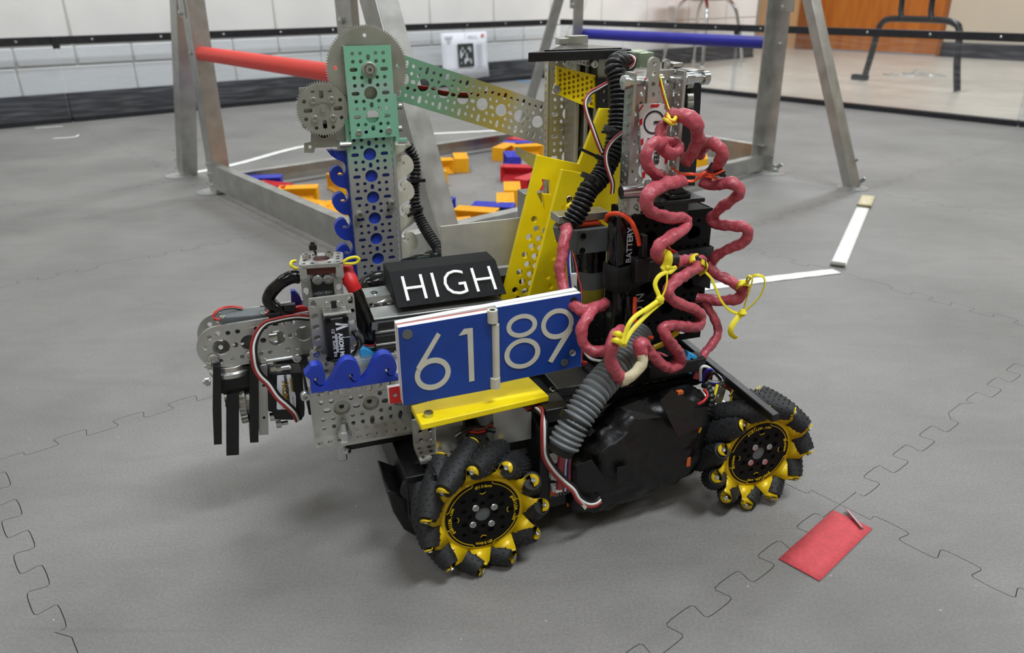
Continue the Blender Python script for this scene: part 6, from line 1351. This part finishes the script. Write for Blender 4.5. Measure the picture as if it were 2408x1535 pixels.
# ---------------- gripper
g = G(); tz = Rl('B2', 370, 200, v=CV+.008); zc0 = tz.z; g.lathe([(0, .0185), (.004, .0185), (.0045, .016), (.009, .015)], (tz.x, CV+.012, zc0-.004), ZZ, 32); g.build('turntable', 'alum', rob, .0003)
GV = CV-.004
def fing(name, pts, v, t, mt='black', **k): return vplate(name, mt, 'B2', pts, v, t, bevel=.0008, **k)
fing('gripper_body', [(255, 190), (580, 180), (575, 400), (455, 410), (455, 470), (262, 470)], GV+.004, .026)
fing('gripper_plate', [(182, 190), (262, 185), (268, 420), (276, 1000), (192, 1006), (178, 640)], GV-.004, .030)
fing('gripper_plate', [(568, 170), (660, 160), (660, 980), (570, 985), (566, 420)], GV-.004, .030)
fing('gripper_finger', [(330, 480), (455, 460), (458, 620), (455, 690), (455, 1112), (322, 1120), (322, 700), (330, 640), (312, 600)], GV+.0, .022, label='middle black gripper finger')
g = G(); p = Rl('B2', 490, 635, v=GV+.004); gr = (Rl('B2', 490, 410, v=GV).z-Rl('B2', 490, 862, v=GV).z)/2
P = []
for i in range(26):
    for f, rr in ((0, gr-.002), (.28, gr-.002), (.4, gr), (.65, gr), (.8, gr-.002)): a = 2*math.pi*(i+f)/26; P.append((rr*math.cos(a), rr*math.sin(a)))
u0g = Rl('B2', 458, 635, v=GV).x; u1g = Rl('B2', 532, 635, v=GV).x
g.plate(P, [], u1g-u0g, (u0g, GV+gr+.001, p.z), -VY, ZZ); g.cyl((u0g, GV+gr, p.z), (u1g+.006, GV+gr, p.z), gr*.7, 20); g.build('spur_gear', 'alumd', rob, smooth=0, label='silver spur gear seen edge-on')
fing('gripper_mount', [(660, 185), (752, 180), (765, 900), (665, 905)], GV+.0, .018, 'alumd', holes=[pcirc(715, 385, 16), pcirc(718, 722, 16)])
sb_ = fing('servo', [(760, 262), (1105, 250), (1122, 262), (1145, 620), (1140, 700), (1105, 745), (835, 742), (800, 660), (762, 655)], GV-.002, .02, label='black gripper servo with a white and gold label')
lb_ = vplate('servo_label', 'paper', 'B2', [(855, 282), (990, 270), (1000, 280), (1052, 500), (1052, 628), (860, 638), (850, 625)], GV-.0028, .0004, par=sb_)
g = G(); addtext(g, 'goBILDA', .0072, .0002, Rl('B2', 925, 622, v=GV-.003), Rl('B2', 905, 290, v=GV-.003)-Rl('B2', 925, 622, v=GV-.003), VY.cross(Rl('B2', 905, 290, v=GV-.003)-Rl('B2', 925, 622, v=GV-.003)), bold=.0004); g.build('gold_lettering', 'goldl', lb_, smooth=0)
g = G(); e_ = ZZ; addtext(g, 'DUAL MODE SERVO', .0031, .0002, Rl('B2', 990, 560, v=GV-.003), e_, -UX, bold=.00015)
P = PV('B2', [(1002, 295), (1030, 290), (1045, 460), (1010, 440)], GV-.003); g.plate(P, [], .0003, (0, GV-.003, 0), UX, ZZ); g.build('label_print', 'ink', lb_, smooth=0)
g = G(); addtext(g, 'SUPER SPEED', .0023, .0002, Rl('B2', 1024, 440, v=GV-.0034), e_, -UX, bold=.0001); g.build('speed_lettering', 'goldl', lb_, smooth=0)
g = G(); addtext(g, '2000-0025-0002', .0018, .0002, Rl('B2', 1038, 620, v=GV-.0032), e_, -UX); g.build('number_print', 'inkgrey', lb_, smooth=0)
for (x, y, L_) in ((170, 170, -.006), (155, 340, -.006), (690, 135, .028), (800, 315, .014), (790, 215, .016), (850, 220, .012), (785, 715, .012), (850, 790, .010)):
    p = Rl('B2', x, y, v=GV+.004); g = G(); g.cyl(p, p+UX*L_, .0019, 10); g.cyl(p-UX*.0005, p+UX*.004*(1 if L_ > 0 else -1), .0038, 12); g.build('screw', 'steel', rob)
g = G(); p = Rl('B2', 300, 510, v=GV+.006); g.cyl(p, p+UX*.012, .004, 14); g.build('pin', 'gear', rob)
rbox('hanger', 'alumd', Rl('B2', 680, 860, v=GV).x, Rl('B2', 755, 860, v=GV).x, GV+.002, GV+.016, Rl('B2', 700, 905, v=GV).z, Rl('B2', 700, 800, v=GV).z, .0006)
# structure that carries the head: arm post down to the intake channel
rbox('arm_post', 'alumd', -.112, -.086, .125, .15, .118, .20, .001)
rbox('slide_rail', 'alumd', -.118, .105, .106, .13, .132, .1575, .0008)
